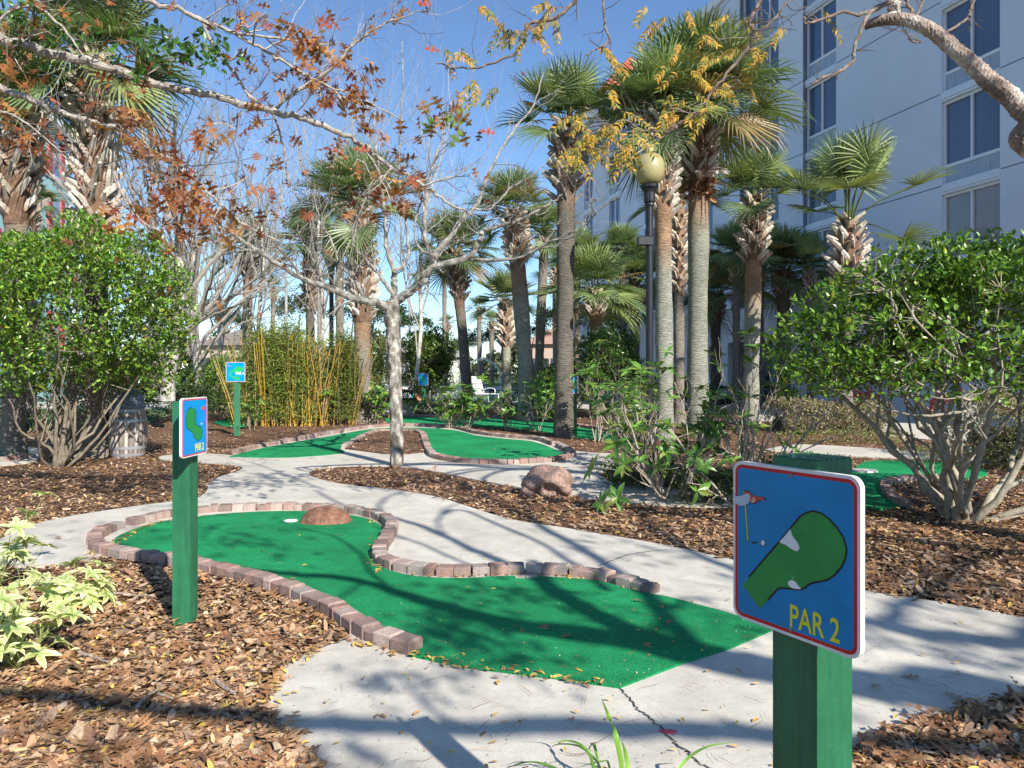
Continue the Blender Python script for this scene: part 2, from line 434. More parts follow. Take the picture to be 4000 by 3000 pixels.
# ------------------------------------------------------------------ putting greens
def green(name, poly, z, label):
    mb = MB(); slab(mb, poly, .0, z)
    return tag(mb.build(name, m_turf), label, "putting green", "putting greens")
TZ = .024
g1 = spath([(1338, 1495), (1200, 1475), (1000, 1450), (880, 1424)], 1) + spath([(890, 1398), (800, 1368), (735, 1322), (640, 1288), (560, 1262), (440, 1228), (330, 1212), (262, 1200), (240, 1183), (262, 1160), (330, 1136), (430, 1120), (560, 1110), (690, 1110), (780, 1122), (820, 1138), (826, 1158), (806, 1185), (802, 1215), (830, 1235), (900, 1252), (1000, 1256), (1100, 1251), (1200, 1254), (1290, 1262), (1380, 1286), (1440, 1296)], 3) + GL([(1560, 1328), (1675, 1366), (1580, 1408), (1480, 1440)])
green("putting_green", g1, TZ, "large nearest green turf with limb shadows across it")
g2 = spath([(495, 989), (560, 972), (640, 957), (720, 943), (800, 929), (868, 926), (930, 927), (985, 932), (1030, 943), (1090, 950), (1150, 956), (1196, 972), (1225, 986), (1190, 996), (1100, 1000), (1000, 996), (940, 985), (925, 962), (918, 940), (900, 930), (822, 930), (785, 942), (760, 957), (735, 970), (740, 981), (640, 990), (560, 991)], 3)
green("putting_green", g2, TZ, "middle green turf curving round the thin oak trunk")
g3 = spath([(830, 905), (890, 902), (960, 905), (1060, 906), (1180, 913), (1240, 924), (1300, 933), (1335, 944), (1300, 951), (1230, 945), (1150, 930), (1060, 924), (950, 919), (880, 917), (835, 913)], 2)
green("putting_green", g3, TZ, "long thin green turf strip behind the brick edging of the middle green")
g4 = spath([(1840, 1020), (1870, 1000), (1950, 998), (2060, 1003), (2130, 1018), (2110, 1036), (2000, 1036), (1940, 1044), (1922, 1056), (1935, 1075), (1960, 1092), (1930, 1102), (1850, 1098), (1780, 1060)], 2)
green("putting_green", g4, TZ, "green turf at right behind the large sign")
g5 = spath([(-80, 975), (0, 976), (60, 980), (66, 987), (0, 993), (-80, 995)], 2)
green("putting_green", g5, TZ, "sliver of green turf behind the left bush")
g6 = spath([(460, 914), (480, 909), (520, 909), (545, 913), (530, 922), (480, 921)], 2)
green("putting_green", g6, TZ, "small scrap of green turf left of the bamboo")
GREENS = [g1, g2, g3, g4, g5, g6]

BR = [(.34, .245, .215), (.38, .27, .235), (.29, .21, .185), (.24, .175, .155), (.42, .33, .29), (.34, .29, .265), (.31, .20, .17)]
def edging(px, label, L=.118, indiv=True, z=.012, bw=.105, bh=.066):
    pts = smooth_path(GL(px), 8)[:, :2]
    seg = np.linalg.norm(np.diff(pts, axis=0), axis=1); cum = np.concatenate([[0], np.cumsum(seg)])
    root = empty("brick_edging", (pts[0][0], pts[0][1], 0), label, "brick edging", "brick edging round the greens") if indiv else None
    mb = MB(); s = 0; cnt = 0
    while s < cum[-1] - L * .5:
        l = L * (rng.choice([1, 1, 1, .62]) + rng.uniform(-.04, .04))
        a = [np.interp(s, cum, pts[:, k]) for k in (0, 1)]; e = [np.interp(min(s + l, cum[-1]), cum, pts[:, k]) for k in (0, 1)]
        c = [(a[0] + e[0]) / 2 + rng.normal() * .004, (a[1] + e[1]) / 2 + rng.normal() * .004]
        rz = math.atan2(e[1] - a[1], e[0] - a[0]) + rng.normal() * .03
        col = pal(1, BR, var=.1)[0]
        hh = bh + rng.normal() * .005
        if indiv and cnt < 98:
            mb = MB(); box(mb, (0, 0, 0), (l - .005, bw, hh), 0, col, 0, .008)
            o = mb.build("brick", m_brick, root, (c[0] - pts[0][0], c[1] - pts[0][1], z)); o.rotation_euler = (0, rng.normal() * .015, rz)
        else:
            box(mb, (c[0], c[1], z), (l - .005, bw, hh), rz, col, 0, .008)
        s += l; cnt += 1
    print("edging", cnt)
    if not indiv:
        return tag(mb.build("brick_edging", m_brick), label, "brick edging", "brick edging round the greens")
    return root
edging([(900, 1416), (860, 1405), (800, 1383), (750, 1352), (715, 1328), (640, 1292), (560, 1266), (490, 1247), (430, 1232), (340, 1216), (262, 1206), (215, 1190), (205, 1172), (228, 1155), (268, 1142)], "pinkish brown brick edging on the near side of the nearest green")
edging([(280, 1139), (340, 1124), (430, 1111), (500, 1106), (570, 1104), (640, 1104), (710, 1106), (780, 1114), (826, 1127), (846, 1147), (838, 1168), (824, 1190), (820, 1212), (840, 1228), (900, 1242), (1000, 1247), (1100, 1242), (1200, 1244), (1280, 1252), (1350, 1270), (1430, 1290)], "pinkish brown brick edging on the far side of the nearest green")
edging([(508, 982), (560, 968), (640, 953), (720, 938), (800, 925), (868, 921), (930, 922), (985, 927), (1030, 938), (1090, 946), (1160, 952), (1200, 964)], "long brick edging along the far side of the middle green", .15, bw=.12, bh=.072)
edging([(1206, 966), (1236, 984), (1210, 996), (1160, 1001), (1090, 1004), (1000, 1001), (940, 990), (922, 968), (914, 944), (900, 935)], "brick edging looping round the near rim of the middle green", .135, bw=.12, bh=.072)
edging([(896, 934), (822, 934), (792, 943), (766, 957), (742, 970)], "short brick edging left of the thin oak trunk", .135)
edging([(870, 899), (960, 903), (1060, 903), (1180, 909), (1240, 920), (1300, 930), (1340, 942)], "distant brick edging behind the thin green strip", .15, False)
edging([(2060, 1038), (1990, 1040), (1930, 1044), (1912, 1056), (1925, 1078), (1955, 1098)], "brick edging seen through the stems of the right bush", .12, False)
edging([(-10, 1000), (40, 994), (76, 990)], "brick edging behind the base of the left bush", .13, False)

# ------------------------------------------------------------------ mulch chips and fallen leaves
def scatter_pts(n, x0, x1, y0, y1, yp=1.6, k=1.25):
    # more per square metre near the eye: uniform in y^-yp
    u = rng.random(n); y = (y0 ** -yp + u * (y1 ** -yp - y0 ** -yp)) ** (-1 / yp)
    x = (rng.random(n) * 2 - 1) * y * .78
    return x, y
ALLG = [P1] + GREENS + STRIPS
def off_path(x, y):
    m = np.ones(len(x), bool)
    for p in ALLG: m &= ~in_poly(x, y, p)
    return m | in_poly(x, y, ISL4)
mb = MB(); slab(mb, ISL4, 0, .034); tag(mb.build("mulch_bed", m_mulch), "mulch patch round the oak trunk inside the middle green", "mulch", kind="structure")
x, y = scatter_pts(150000, 0, 0, 1.7, 24, .35)
k = off_path(x, y) | (in_poly(x, y, ISL4))
x, y = x[k], y[k]; n = len(x)
mb = MB()
c = np.column_stack([x, y, rng.random(n) * .022 + .002 + .034 * in_poly(x, y, ISL4)])
d = rdir(n); d[:, 2] *= .22
nr = rdir(n) * .38 + np.array([0, 0, 1.0])
Lc = rng.gamma(2.6, .010, n) + .014
CH = [(.28, .16, .095), (.36, .22, .135), (.19, .11, .068), (.46, .31, .20), (.31, .21, .15), (.11, .068, .045), (.50, .37, .25)]
leaves(mb, c, d, nr, Lc, Lc * rng.uniform(.25, .65, n), pal(n, CH, var=.2), CHIP)
tag(mb.build("bark_mulch", m_chip), "loose brown bark chips covering the planting beds", "mulch", kind="stuff")
# dry leaves lying on the mulch
x, y = scatter_pts(44000, 0, 0, 1.8, 20, .8)
k = off_path(x, y); x, y = x[k], y[k]; n = len(x)
mb = MB()
LC = [(.46, .26, .13), (.56, .38, .20), (.32, .17, .09), (.66, .48, .12), (.62, .47, .30), (.42, .31, .18)]
c = np.column_stack([x, y, rng.random(n) * .015 + .012]); d = rdir(n); d[:, 2] *= .3
nr = rdir(n) * .45 + np.array([0, 0, 1.0])
Lc = rng.uniform(.025, .055, n)
leaves(mb, c, d, nr, Lc, Lc * rng.uniform(.35, .6, n), pal(n, LC, [.27, .2, .2, .12, .12, .09], .18), LEAF, bend=.25)
x, y = scatter_pts(4600, 0, 0, 1.9, 14, .7); k = off_path(x, y); x, y = x[k], y[k]; n = len(x)
c = np.column_stack([x, y, rng.random(n) * .02 + .02]); d = rdir(n); d[:, 2] *= .25
leaves(mb, c, d, rdir(n) * .4 + np.array([0, 0, 1.0]), rng.uniform(.07, .13, n), rng.uniform(.05, .09, n), pal(n, [(.36, .19, .09), (.28, .14, .07), (.44, .27, .15)], var=.15), OAKL, bend=.2)
tag(mb.build("fallen_leaves", m_litter), "dry brown and yellow leaves strewn over the mulch", "leaves", kind="stuff")
# sparse litter on concrete and turf: leaves, needles; denser against the bricks
mb = MB()
x, y = scatter_pts(1500, 0, 0, 2.0, 14, 1.2); k = ~off_path(x, y); x, y = x[k], y[k]; n = len(x)
def lay(mb, x, y, L0, L1, cols, z=.027, shape=LEAF, w=(.35, .55)):
    n = len(x); c = np.column_stack([x, y, np.full(n, z)]); d = rdir(n); d[:, 2] *= .12
    Lc = rng.uniform(L0, L1, n)
    leaves(mb, c, d, rdir(n) * .2 + np.array([0, 0, 1.0]), Lc, Lc * rng.uniform(w[0], w[1], n), pal(n, cols), shape, bend=.15)
sel = rng.random(n) < .30
lay(mb, x[sel], y[sel], .018, .04, [(.55, .35, .10), (.35, .2, .1), (.6, .42, .08)])
for i in np.where(~sel)[0][:330]:
    a = rng.uniform(0, 6.28); l = rng.uniform(.03, .11)
    p0 = np.array([x[i], y[i], .027]); p1 = p0 + [l * math.cos(a), l * math.sin(a), 0]; pm = (p0 + p1) / 2 + rng.normal(size=3) * [.008, .008, 0]
    tube(mb, [p0, pm, p1], .0008, 3, pal(1, [(.30, .14, .07), (.42, .25, .12), (.2, .1, .06)])[0], cap=False)
for px, dens in (([(900, 1244), (1000, 1251), (1100, 1247), (1200, 1249), (1290, 1259), (1370, 1279)], 150), ([(760, 1398), (850, 1420), (910, 1428), (1000, 1448), (1150, 1469), (1300, 1490)], 110),
                 ([(240, 1195), (262, 1170), (330, 1138), (430, 1120)], 130), ([(822, 1245), (806, 1215), (812, 1180), (832, 1150), (790, 1124)], 90), ([(600, 1530), (585, 1490), (615, 1455), (700, 1410)], 60), ([(200, 1200), (235, 1150)], 40)):
    p = smooth_path(GL(px), 20)[:, :2]; i = rng.integers(0, len(p), dens)
    lay(mb, p[i, 0] + rng.normal(size=dens) * .022, p[i, 1] + rng.normal(size=dens) * .025, .02, .045, [(.60, .42, .12), (.42, .25, .11), (.3, .16, .08), (.65, .48, .1)], z=.03)
x, y = scatter_pts(5200, 0, 0, 2.4, 12, 1.0); k = in_poly(x, y, g1) | in_poly(x, y, g2); lay(mb, x[k], y[k], .003, .010, [(.25, .16, .09), (.45, .35, .2), (.12, .08, .05), (.5, .5, .4)], z=.026, shape=CHIP, w=(.3, .8))
x, y = scatter_pts(3500, 0, 0, 2.0, 10, 1.0); k = in_poly(x, y, P1) & ~in_poly(x, y, g1); lay(mb, x[k], y[k], .002, .007, [(.2, .13, .08), (.12, .09, .07)], z=.018, shape=CHIP, w=(.3, .8))
qq = np.array([G(x_, y_)[:2] for x_, y_ in [(1390, 1310), (1420, 1320), (1450, 1350), (1180, 1360), (1240, 1385), (1400, 1400), (640, 1260), (570, 1200), (480, 1180), (1070, 975), (980, 985), (860, 965), (790, 965), (100, 1180), (130, 1170), (1860, 1350), (1990, 1480), (1880, 1500)]])
lay(mb, qq[:, 0], qq[:, 1], .06, .11, [(.30, .15, .08), (.38, .2, .1)], .03, OAKL, (.6, .8))
tag(mb.build("leaf_litter", m_litter), "scattered leaves and pine needles on the concrete and turf", "leaf litter", kind="stuff")
# a few fallen twigs
for i, (pp, lab) in enumerate([([(295, 1590 - 60), (330, 1500), (372, 1510)], "grey crooked stick on the mulch left of the rounded slab end"),
                              ([(465, 1470), (490, 1490), (508, 1500)], "straight thin stick pointing to the slab on the mulch"),
                              ([(170, 1410), (200, 1420), (232, 1432)], "thin twig on the mulch below the variegated shrub"),
                              ([(225, 1283), (270, 1285), (335, 1290)], "dark twig lying beside the base of the left sign post")]):
    mb = MB(); p = smooth_path(GL(pp, .03), 5); p[:, 2] = .03 + rng.random(len(p)) * .008
    tube(mb, p, np.linspace(.009, .005, len(p)), 6, (.34, .29, .25), jitter=.2)
    tag(mb.build("fallen_stick", m_branch), lab, "stick", "sticks on the mulch")

# ------------------------------------------------------------------ sign posts
def text_mesh(txt, size, mat, parent, loc, rot, name="lettering", bold=.02, sx=.82, z=.0006):
    cu = bpy.data.curves.new("lettering", 'FONT'); cu.body = txt; cu.size = size; cu.offset = bold * size; cu.extrude = z / 2
    cu.align_x = 'LEFT'; cu.space_character = 1.0
    o = bpy.data.objects.new("tmp_text", cu); COL.objects.link(o)
    dg = bpy.context.evaluated_depsgraph_get()
    me = bpy.data.meshes.new_from_object(o.evaluated_get(dg))
    bpy.data.objects.remove(o)
    a = me.color_attributes.new("Col", 'FLOAT_COLOR', 'POINT')
    me.materials.clear(); me.materials.append(mat)
    r = link(name, me, parent, loc); r.rotation_euler = rot; r.scale = (sx, 1, 1)
    return r, a
def rrect(w, h, r, n=6):
    out = []
    for cx, cy, a0 in ((w - r, h - r, 0), (r, h - r, 90), (r, r, 180), (w - r, r, 270)):
        for k in range(n + 1):
            a = math.radians(a0 + 90 * k / n); out.append((cx + r * math.cos(a), cy + r * math.sin(a)))
    return out
YEL = (.80, .76, .03); RED = (.55, .02, .025); BLU = (.0, .235, .52); GRN = (.025, .29, .065); INK = (.012, .012, .015); WHT = (.82, .84, .84)
def flat(mb, poly, z, h, col, W):
    slab(mb, [(u * W, (1 - v) * W) for u, v in poly], z, z + h, col)
def line(mb, poly, w, z, h, col, W):
    p = np.array([(u * W, (1 - v) * W) for u, v in poly])
    t = unit(np.gradient(p, axis=0)); s = np.stack([-t[:, 1], t[:, 0]], 1) * w / 2
    slab(mb, [tuple(q) for q in np.vstack([p + s, (p - s)[::-1]])], z, z + h, col)
def sm(poly, k=4, closed=False):
    return [(p[0], p[1]) for p in smooth_path([(u, v, 0) for u, v in poly], k)]
def make_sign(root, W, Hs, corner, xdir, art, board_t=.012, blue=BLU):
    """sign in its own frame: x along the face (left to right), y up, z out of the face; corner = lower-left corner of the face"""
    x = Vector(xdir).normalized(); up = Vector((0, 0, 1)); nrm = x.cross(up)
    mat = Matrix((x, up, nrm)).transposed().to_4x4(); mat.translation = Vector(corner) - root.location
    mb = MB(); slab(mb, rrect(W, Hs, .022), -board_t, 0, (1, 1, 1))
    b = mb.build("board", m_white_board, root); b.matrix_local = mat
    bo = .006
    mb = MB(); slab(mb, [(p[0] + bo, p[1] + bo) for p in rrect(W - 2 * bo, Hs - 2 * bo, .018)], 0, .0006, RED)
    o = mb.build("red_border", m_ink, b)
    mb = MB()
    for (u, v) in ((.5, .955), (.5, .045)):
        lathe(mb, [(.0045, 0), (.0045, .0012), (.0025, .0022)], 12, (u * W, v * Hs, .0010), (.55, .55, .55))
    mb.build("screw", m_metal, b)
    b2 = .0125
    mb = MB(); slab(mb, [(p[0] + b2, p[1] + b2) for p in rrect(W - 2 * b2, Hs - 2 * b2, .012)], .0006, .0010, blue)
    o = mb.build("blue_field", m_ink, b)
    mb = MB(); art(mb, W, Hs)
    mb.build("course_map", m_ink, b)
    return b
def lettering(b, txt, u, v, size, W, Hs, col=YEL, sx=.82, bold=.02, z=.0018):
    r, a = text_mesh(txt, size, m_ink, b, (u * W, v * Hs, z), (0, 0, 0), "lettering", bold, sx)
    buf = np.tile(np.array([*col, 1], dtype=np.float32), (len(r.data.vertices), 1)); a.data.foreach_set("color", buf.reshape(-1))
    return r
def post(root, w, h, rz, top=True):
    mb = MB(); box(mb, (0, 0, -.05), (w, w, h + .05), rz, (1, 1, 1), 0, .003)
    o = mb.build("post", m_green_paint, root)
    return o

# homography from the photographed sign corners to (u, v)
def homog(src, dst=((0, 0), (1, 0), (1, 1), (0, 1))):
    A = []
    for (x, y), (u, v) in zip(src, dst):
        A.append([x, y, 1, 0, 0, 0, -u * x, -u * y, -u]); A.append([0, 0, 0, x, y, 1, -v * x, -v * y, -v])
    h = np.linalg.svd(np.array(A))[2][-1].reshape(3, 3)
    def f(pts):
        o = []
        for x, y in pts:
            q = h @ np.array([x, y, 1]); o.append((q[0] / q[2], q[1] / q[2]))
        return o
    return f

# near sign
root = empty("course_sign", (.573, 1.415, 0), "large close green post with blue par sign at lower right", "course sign", "par signs on green posts")
pa = math.radians(-22 - 45 + 90)
post(root, .10, 1.190, math.radians(30))
mb = MB()   # worn fibres on the post top
for i in range(240):
    a, b_ = rng.uniform(-.047, .047, 2)
    if rng.random() < .6: a = rng.choice([-1, 1]) * .048 + rng.normal() * .001
    if rng.random() < .5: a, b_ = b_, a
    ca, sa = math.cos(math.radians(30)), math.sin(math.radians(30))
    c = np.array([a * ca - b_ * sa, a * sa + b_ * ca, 1.1905])
    leaves(mb, [c], [rng.normal(size=3) * [1, 1, .3]], [(0, 0, 1)], rng.uniform(.003, .008), .003, pal(1, [(.02, .25, .1), (.05, .2, .06), (.3, .3, .08), (.4, .6, .5)])[0], CHIP)
mb.build("worn_top", m_plain, root)
H8 = homog([(415, 152), (1207, 262), (1192, 1412), (425, 1108)])
def art_near(mb, W, Hs):
    g = H8([(483, 905), (520, 845), (600, 737), (720, 575), (830, 420), (868, 392), (912, 379), (962, 392), (1010, 430), (1060, 492), (1100, 560), (1119, 640), (1111, 700), (1085, 765), (1040, 822), (1000, 855), (950, 868), (900, 880), (875, 895), (860, 912), (835, 925), (780, 923), (712, 917), (692, 925), (665, 960), (635, 1000), (587, 1060)])
    flat(mb, g, .0010, .0004, GRN, W)
    line(mb, g[1:-1], .0032, .0014, .0004, INK, W)
    flat(mb, sm(H8([(770, 510), (785, 560), (812, 600), (825, 640), (812, 662), (780, 650), (740, 620), (705, 602), (735, 560), (768, 512)]), 3), .0014, .0004, WHT, W)
    flat(mb, sm(H8([(775, 861), (800, 872), (818, 898), (835, 920), (800, 921), (775, 912), (760, 895), (757, 875)]), 3), .0018, .0003, WHT, W)
    flat(mb, H8([(789 + 5 * math.cos(a) - 4, 848 + 5 * math.sin(a)) for a in np.linspace(0, 6.28, 10)[:-1]]), .0014, .0004, (.4, .6, .5), W)
    line(mb, H8([(484, 247), (497, 420), (512, 602)]), .0042, .0010, .0004, INK, W)
    line(mb, H8([(485, 252), (498, 420), (511, 598)]), .0024, .0014, .0003, YEL, W)
    fl = sm(H8([(486, 250), (520, 255), (538, 282), (570, 286), (600, 291), (620, 309), (582, 315), (562, 335), (540, 342), (515, 330), (495, 316), (487, 280)]), 3)
    flat(mb, fl, .0014, .0003, INK, W)
    cx = sum(p[0] for p in fl) / len(fl); cy = sum(p[1] for p in fl) / len(fl)
    flat(mb, [(cx + (p[0] - cx) * .9, cy + (p[1] - cy) * .86) for p in fl], .0017, .0003, (.60, .08, .06), W)
    flat(mb, sm(H8([(548, 290), (556, 315), (545, 336), (528, 330), (536, 308)]), 3), .0020, .0003, (.75, .45, .38), W)
    flat(mb, sm(H8([(430, 292), (470, 288), (510, 270), (525, 300), (515, 335), (490, 352), (455, 355), (428, 330)]), 3), .0023, .0002, (.50, .60, .68), W)
    flat(mb, H8([(550 + 19 * math.cos(a), 611 + 9 * math.sin(a)) for a in np.linspace(0, 6.28, 20)[:-1]]), .0010, .0004, (.02, .06, .05), W)
    flat(mb, H8([(604 + 15 * math.cos(a), 612 + 21 * math.sin(a)) for a in np.linspace(0, 6.28, 20)[:-1]]), .0010, .0004, INK, W)
    flat(mb, H8([(603 + 12 * math.cos(a), 611 + 18 * math.sin(a)) for a in np.linspace(0, 6.28, 20)[:-1]]), .0014, .0004, WHT, W)
    for ox, oy in ((600, 600), (609, 606), (601, 617), (610, 622)):
        flat(mb, H8([(ox + 2 * math.cos(a), oy + 3 * math.sin(a)) for a in np.linspace(0, 6.28, 8)[:-1]]), .0018, .0002, (.4, .4, .4), W)
W0, HH0 = .283, .315
lx, ly, ldz = P(1584, 1000, 1.505)
rx, ry, rdz = P(1858, 1000, 1.262)
xd = Vector((rx - lx, ry - ly, 0)).normalized()
b = make_sign(root, W0, HH0, (lx, ly, 0.856), xd, art_near)
lettering(b, "PAR 2", .487, .062, .060, W0, HH0, bold=.012, sx=.70)
# left sign
lp = G(400, 1350)
root = empty("course_sign", lp, "green post with narrow-looking blue par sign on the left mulch bed", "course sign", "par signs on green posts")
post(root, .094, 1.195, math.radians(-1))
H4 = homog([(1122, 982), (1268, 966), (1278, 1305), (1137, 1338)])
def art_left(mb, W, Hs):
    g = sm(H4([(1180, 1020), (1160, 1030), (1150, 1070), (1150, 1110), (1158, 1150), (1175, 1165), (1190, 1180), (1200, 1210), (1222, 1228), (1238, 1215), (1244, 1180), (1240, 1150), (1225, 1138), (1210, 1125), (1203, 1090), (1204, 1060), (1198, 1030)]), 3)
    flat(mb, g, .0010, .0004, (.015, .26, .07), W)
    line(mb, g, .003, .0014, .0004, INK, W)
    flat(mb, H4([(1231, 1012), (1240, 1022), (1245, 1010), (1252, 1006), (1252, 1034), (1238, 1034)]), .0010, .0006, (.7, .06, .04), W)
    line(mb, H4([(1252, 1010), (1255, 1080), (1257, 1130)]), .002, .0010, .0004, (.1, .1, .3), W)
    flat(mb, H4([(1236, 1118), (1241, 1118), (1241, 1128), (1236, 1128)]), .001, .0005, WHT, W)
sx_, sy_ = math.cos(math.radians(88)), math.sin(math.radians(88))
b = make_sign(root, .29, .305, (lp[0] + .077, lp[1] - .215, .912), (sx_, sy_, 0), art_left, blue=(.0, .27, .70))
lettering(b, "PAR 2", .50, .075, .056, .29, .305, bold=.012, sx=.70)
mb = MB(); box(mb, (.047 + .008, -.03, .93), (.018, .06, .255), math.radians(0), (1, 1, 1)); mb.build("bracket", m_white_board, root)
# sign by the bamboo
fp = G(512, 941)
root = empty("course_sign", fp, "tall green post with square sign beside the yellow bamboo", "course sign", "par signs on green posts")
post(root, .13, 1.50, math.radians(20))
HF = homog([(335, 290), (1305, 290), (1375, 1350), (400, 1395)])
def art_far(mb, W, Hs):
    g = sm(HF([(870, 480), (800, 600), (640, 740), (540, 860), (540, 960), (620, 1080), (740, 1140), (860, 1200), (900, 1270), (1020, 1280), (1110, 1220), (1080, 1090), (960, 1040), (820, 1070), (720, 1030), (650, 950), (660, 840), (800, 830), (1080, 820), (1220, 760), (1270, 620), (1230, 480), (1120, 560), (1040, 460)]), 2)
    flat(mb, g, .001, .0008, (.03, .42, .14), W)
    flat(mb, HF([(490, 420), (610, 450), (490, 490)]), .001, .0006, (.7, .05, .08), W)
b = make_sign(root, .40, .42, (fp[0] - .20, fp[1] - .095, 1.145), (math.cos(.05), math.sin(.05), 0), art_far, blue=(.0, .30, .75))
lettering(b, "PAR 4", .50, .36, .085, .40, .42, col=(.85, .86, .8))
# distant signs
def small_sign(px, py, h, w, label, ang, ln):
    q = G(px, py)
    root = empty("course_sign", q, label, "course sign", "par signs on green posts")
    post(root, w, h, .2)
    def art(mb, W, Hs):
        flat(mb, sm([(.3, .2), (.22, .4), (.35, .6), (.5, .85), (.7, .8), (.6, .6), (.55, .4), (.5, .2)], 2), .001, .0008, (.03, .4, .14), W)
        flat(mb, [(.75, .12), (.9, .18), (.75, .24)], .001, .0006, (.7, .05, .08), W)
    b = make_sign(root, ln, ln * 1.02, (q[0] - ln / 2 * math.cos(ang) , q[1] - w * .9 - ln / 2 * math.sin(ang), h - ln * .95), (math.cos(ang), math.sin(ang), 0), art, blue=(.0, .3, .72))
small_sign(915, 886, 1.28, .14, "distant green post with blue sign partly behind shrub leaves", -.5, .42)
small_sign(1240, 944, 1.25, .10, "green post with blue sign peeking from behind the dark palm trunk", 1.05, .36)
# sign seen from behind at right
q = G(2104, 929)
root = empty("course_sign", q, "dark green post with sign turned away behind the right bush", "course sign", "par signs on green posts")
post(root, .15, .87, .3)
mb = MB(); box(mb, (-.14, -.06, .12), (.04, .34, .68), .75, (1, 1, 1), 0, .003); mb.build("board", m_white_board, root)

# ------------------------------------------------------------------ rocks, hole cup, fragments
def blob(mb, c, s, seed, n=28, rough=.12, col=(1, 1, 1), cut=0.0):
    r = np.random.default_rng(seed); ph = r.uniform(0, 6.28, (8, 3)); fr = r.uniform(1, 5, (8, 3)); am = r.uniform(.3, 1, 8)
    V = []; Fc = []
    for i in range(n + 1):
        th = math.pi * i / n
        for j in range(2 * n):
            a = math.pi * j / n
            p = np.array([math.sin(th) * math.cos(a), math.sin(th) * math.sin(a), math.cos(th)])
            k = 1 + rough * sum(am[q] / (1 + q * .5) * math.sin((fr[q] * (1 + .5 * q) * p + ph[q]).sum()) for q in range(8))
            V.append([c[0] + p[0] * s[0] * k, c[1] + p[1] * s[1] * k, max(c[2] + p[2] * s[2] * k, cut)])
    for i in range(n):
        for j in range(2 * n):
            j2 = (j + 1) % (2 * n)
            Fc.append((i * 2 * n + j, (i + 1) * 2 * n + j, (i + 1) * 2 * n + j2, i * 2 * n + j2))
    mb.add(V, Fc, col)
q = G(1182, 1076)
mb = MB(); blob(mb, (.02, .18, .14), (.275, .22, .195), 3, rough=.07, col=(.36, .245, .20), cut=0)
V0 = mb.V[0]
for v in V0:      # hollow on the camera side, low left of centre
    dx, dz = v[0] + .02, v[2] - .06
    if v[1] < .18:
        kk = math.exp(-(dx * dx / .011 + dz * dz / .007)); v[1] += .13 * kk; v[2] += .01 * kk
blob(mb, (-.19, .13, .05), (.10, .12, .10), 8, rough=.14, n=16, col=(.34, .23, .19), cut=0)
o = mb.build("boulder", m_rock, loc=(q[0], q[1], 0), smooth=True)
tag(o, "reddish brown hollowed boulder at the edge of the path", "rock")
q = G(698, 1137)
mb = MB(); blob(mb, (0, .10, -.005), (.235, .16, .165), 5, rough=.03, col=(.24, .125, .085), cut=.02)
tag(mb.build("turf_rock", m_rock, loc=(q[0], q[1], 0), smooth=True), "smooth brown dome rock on the nearest green", "rock")
q = G(628, 1131)
root = empty("hole_cup", (q[0], q[1], TZ), "white rimmed golf hole in the nearest green", "golf hole")
mb = MB(); lathe(mb, [(.062, .0), (.062, .004), (.048, .005), (.046, .0015)], 28, col=(1, 1, 1)); mb.build("rim", m_white, root)
mb = MB(); lathe(mb, [(.046, .0), (.046, .0012)], 28, col=(.01, .01, .01)); mb.build("hole", m_plain, root)
q = G(1136, 1254)
mb = MB(); slab(mb, [(-.07, -.03), (-.01, .0), (.05, .03), (.075, .02), (.07, -.01), (.02, -.035)], 0, .016, (.38, .32, .30))
tag(mb.build("stone_fragment", m_rock, loc=(q[0], q[1], TZ)), "flat grey stone chip on turf by the far bricks", "stone")
q = G(1700, 1040)
# flat marker discs on far turf
mb = MB(); lathe(mb, [(.16, 0), (.15, .02), (.02, .03)], 24, col=(.45, .44, .42))
q = G(1868, 1022); tag(mb.build("turf_marker", m_plain, loc=(q[0], q[1], TZ)), "flat grey disc on the turf at right behind the large sign", "marker")

# ------------------------------------------------------------------ barrel
q = G(276, 986)
root = empty("wooden_barrel", q, "weathered wooden barrel bin with grey lid beside a palm trunk", "barrel")
prof = [(.235, 0), (.262, .12), (.283, .26), (.29, .40), (.283, .54), (.262, .68), (.238, .79)]
mb = MB()
sd = 72; V = []; Fc = []; CC = []
cols = pal(24, [(.38, .33, .30), (.32, .27, .24), (.44, .39, .35), (.24, .20, .18)], var=.12)
for i, (r, z) in enumerate(prof):
    for k in range(sd):
        rr = r * (1 - (.012 if k % 3 == 0 else 0)); a = 2 * math.pi * k / sd
        V.append((rr * math.cos(a), rr * math.sin(a), z)); CC.append(cols[(k // 3) % 24] * (.35 if k % 3 == 0 else 1))
for i in range(len(prof) - 1):
    for k in range(sd): Fc.append((i * sd + k, i * sd + (k + 1) % sd, (i + 1) * sd + (k + 1) % sd, (i + 1) * sd + k))
mb.add(V, Fc, CC); mb.build("staves", m_wood, root, smooth=False)
for z in (.02, .13, .56, .72):
    r0, r1 = np.interp([z, z + .045], [p[1] for p in prof], [p[0] for p in prof])
    mb = MB(); lathe(mb, [(r0 - .003, z), (r0 + .005, z), (r1 + .005, z + .045), (r1 - .003, z + .045)], 40); mb.build("hoop", m_metal, root, smooth=False)
mb = MB(); lathe(mb, [(.24, .775), (.258, .78), (.258, .82), (.245, .83), (.235, .86), (.245, .88), (.225, .97), (.19, 1.04), (.12, 1.085), (.03, 1.10)], 40)
mb.build("lid", m_plastic, root, smooth=True)

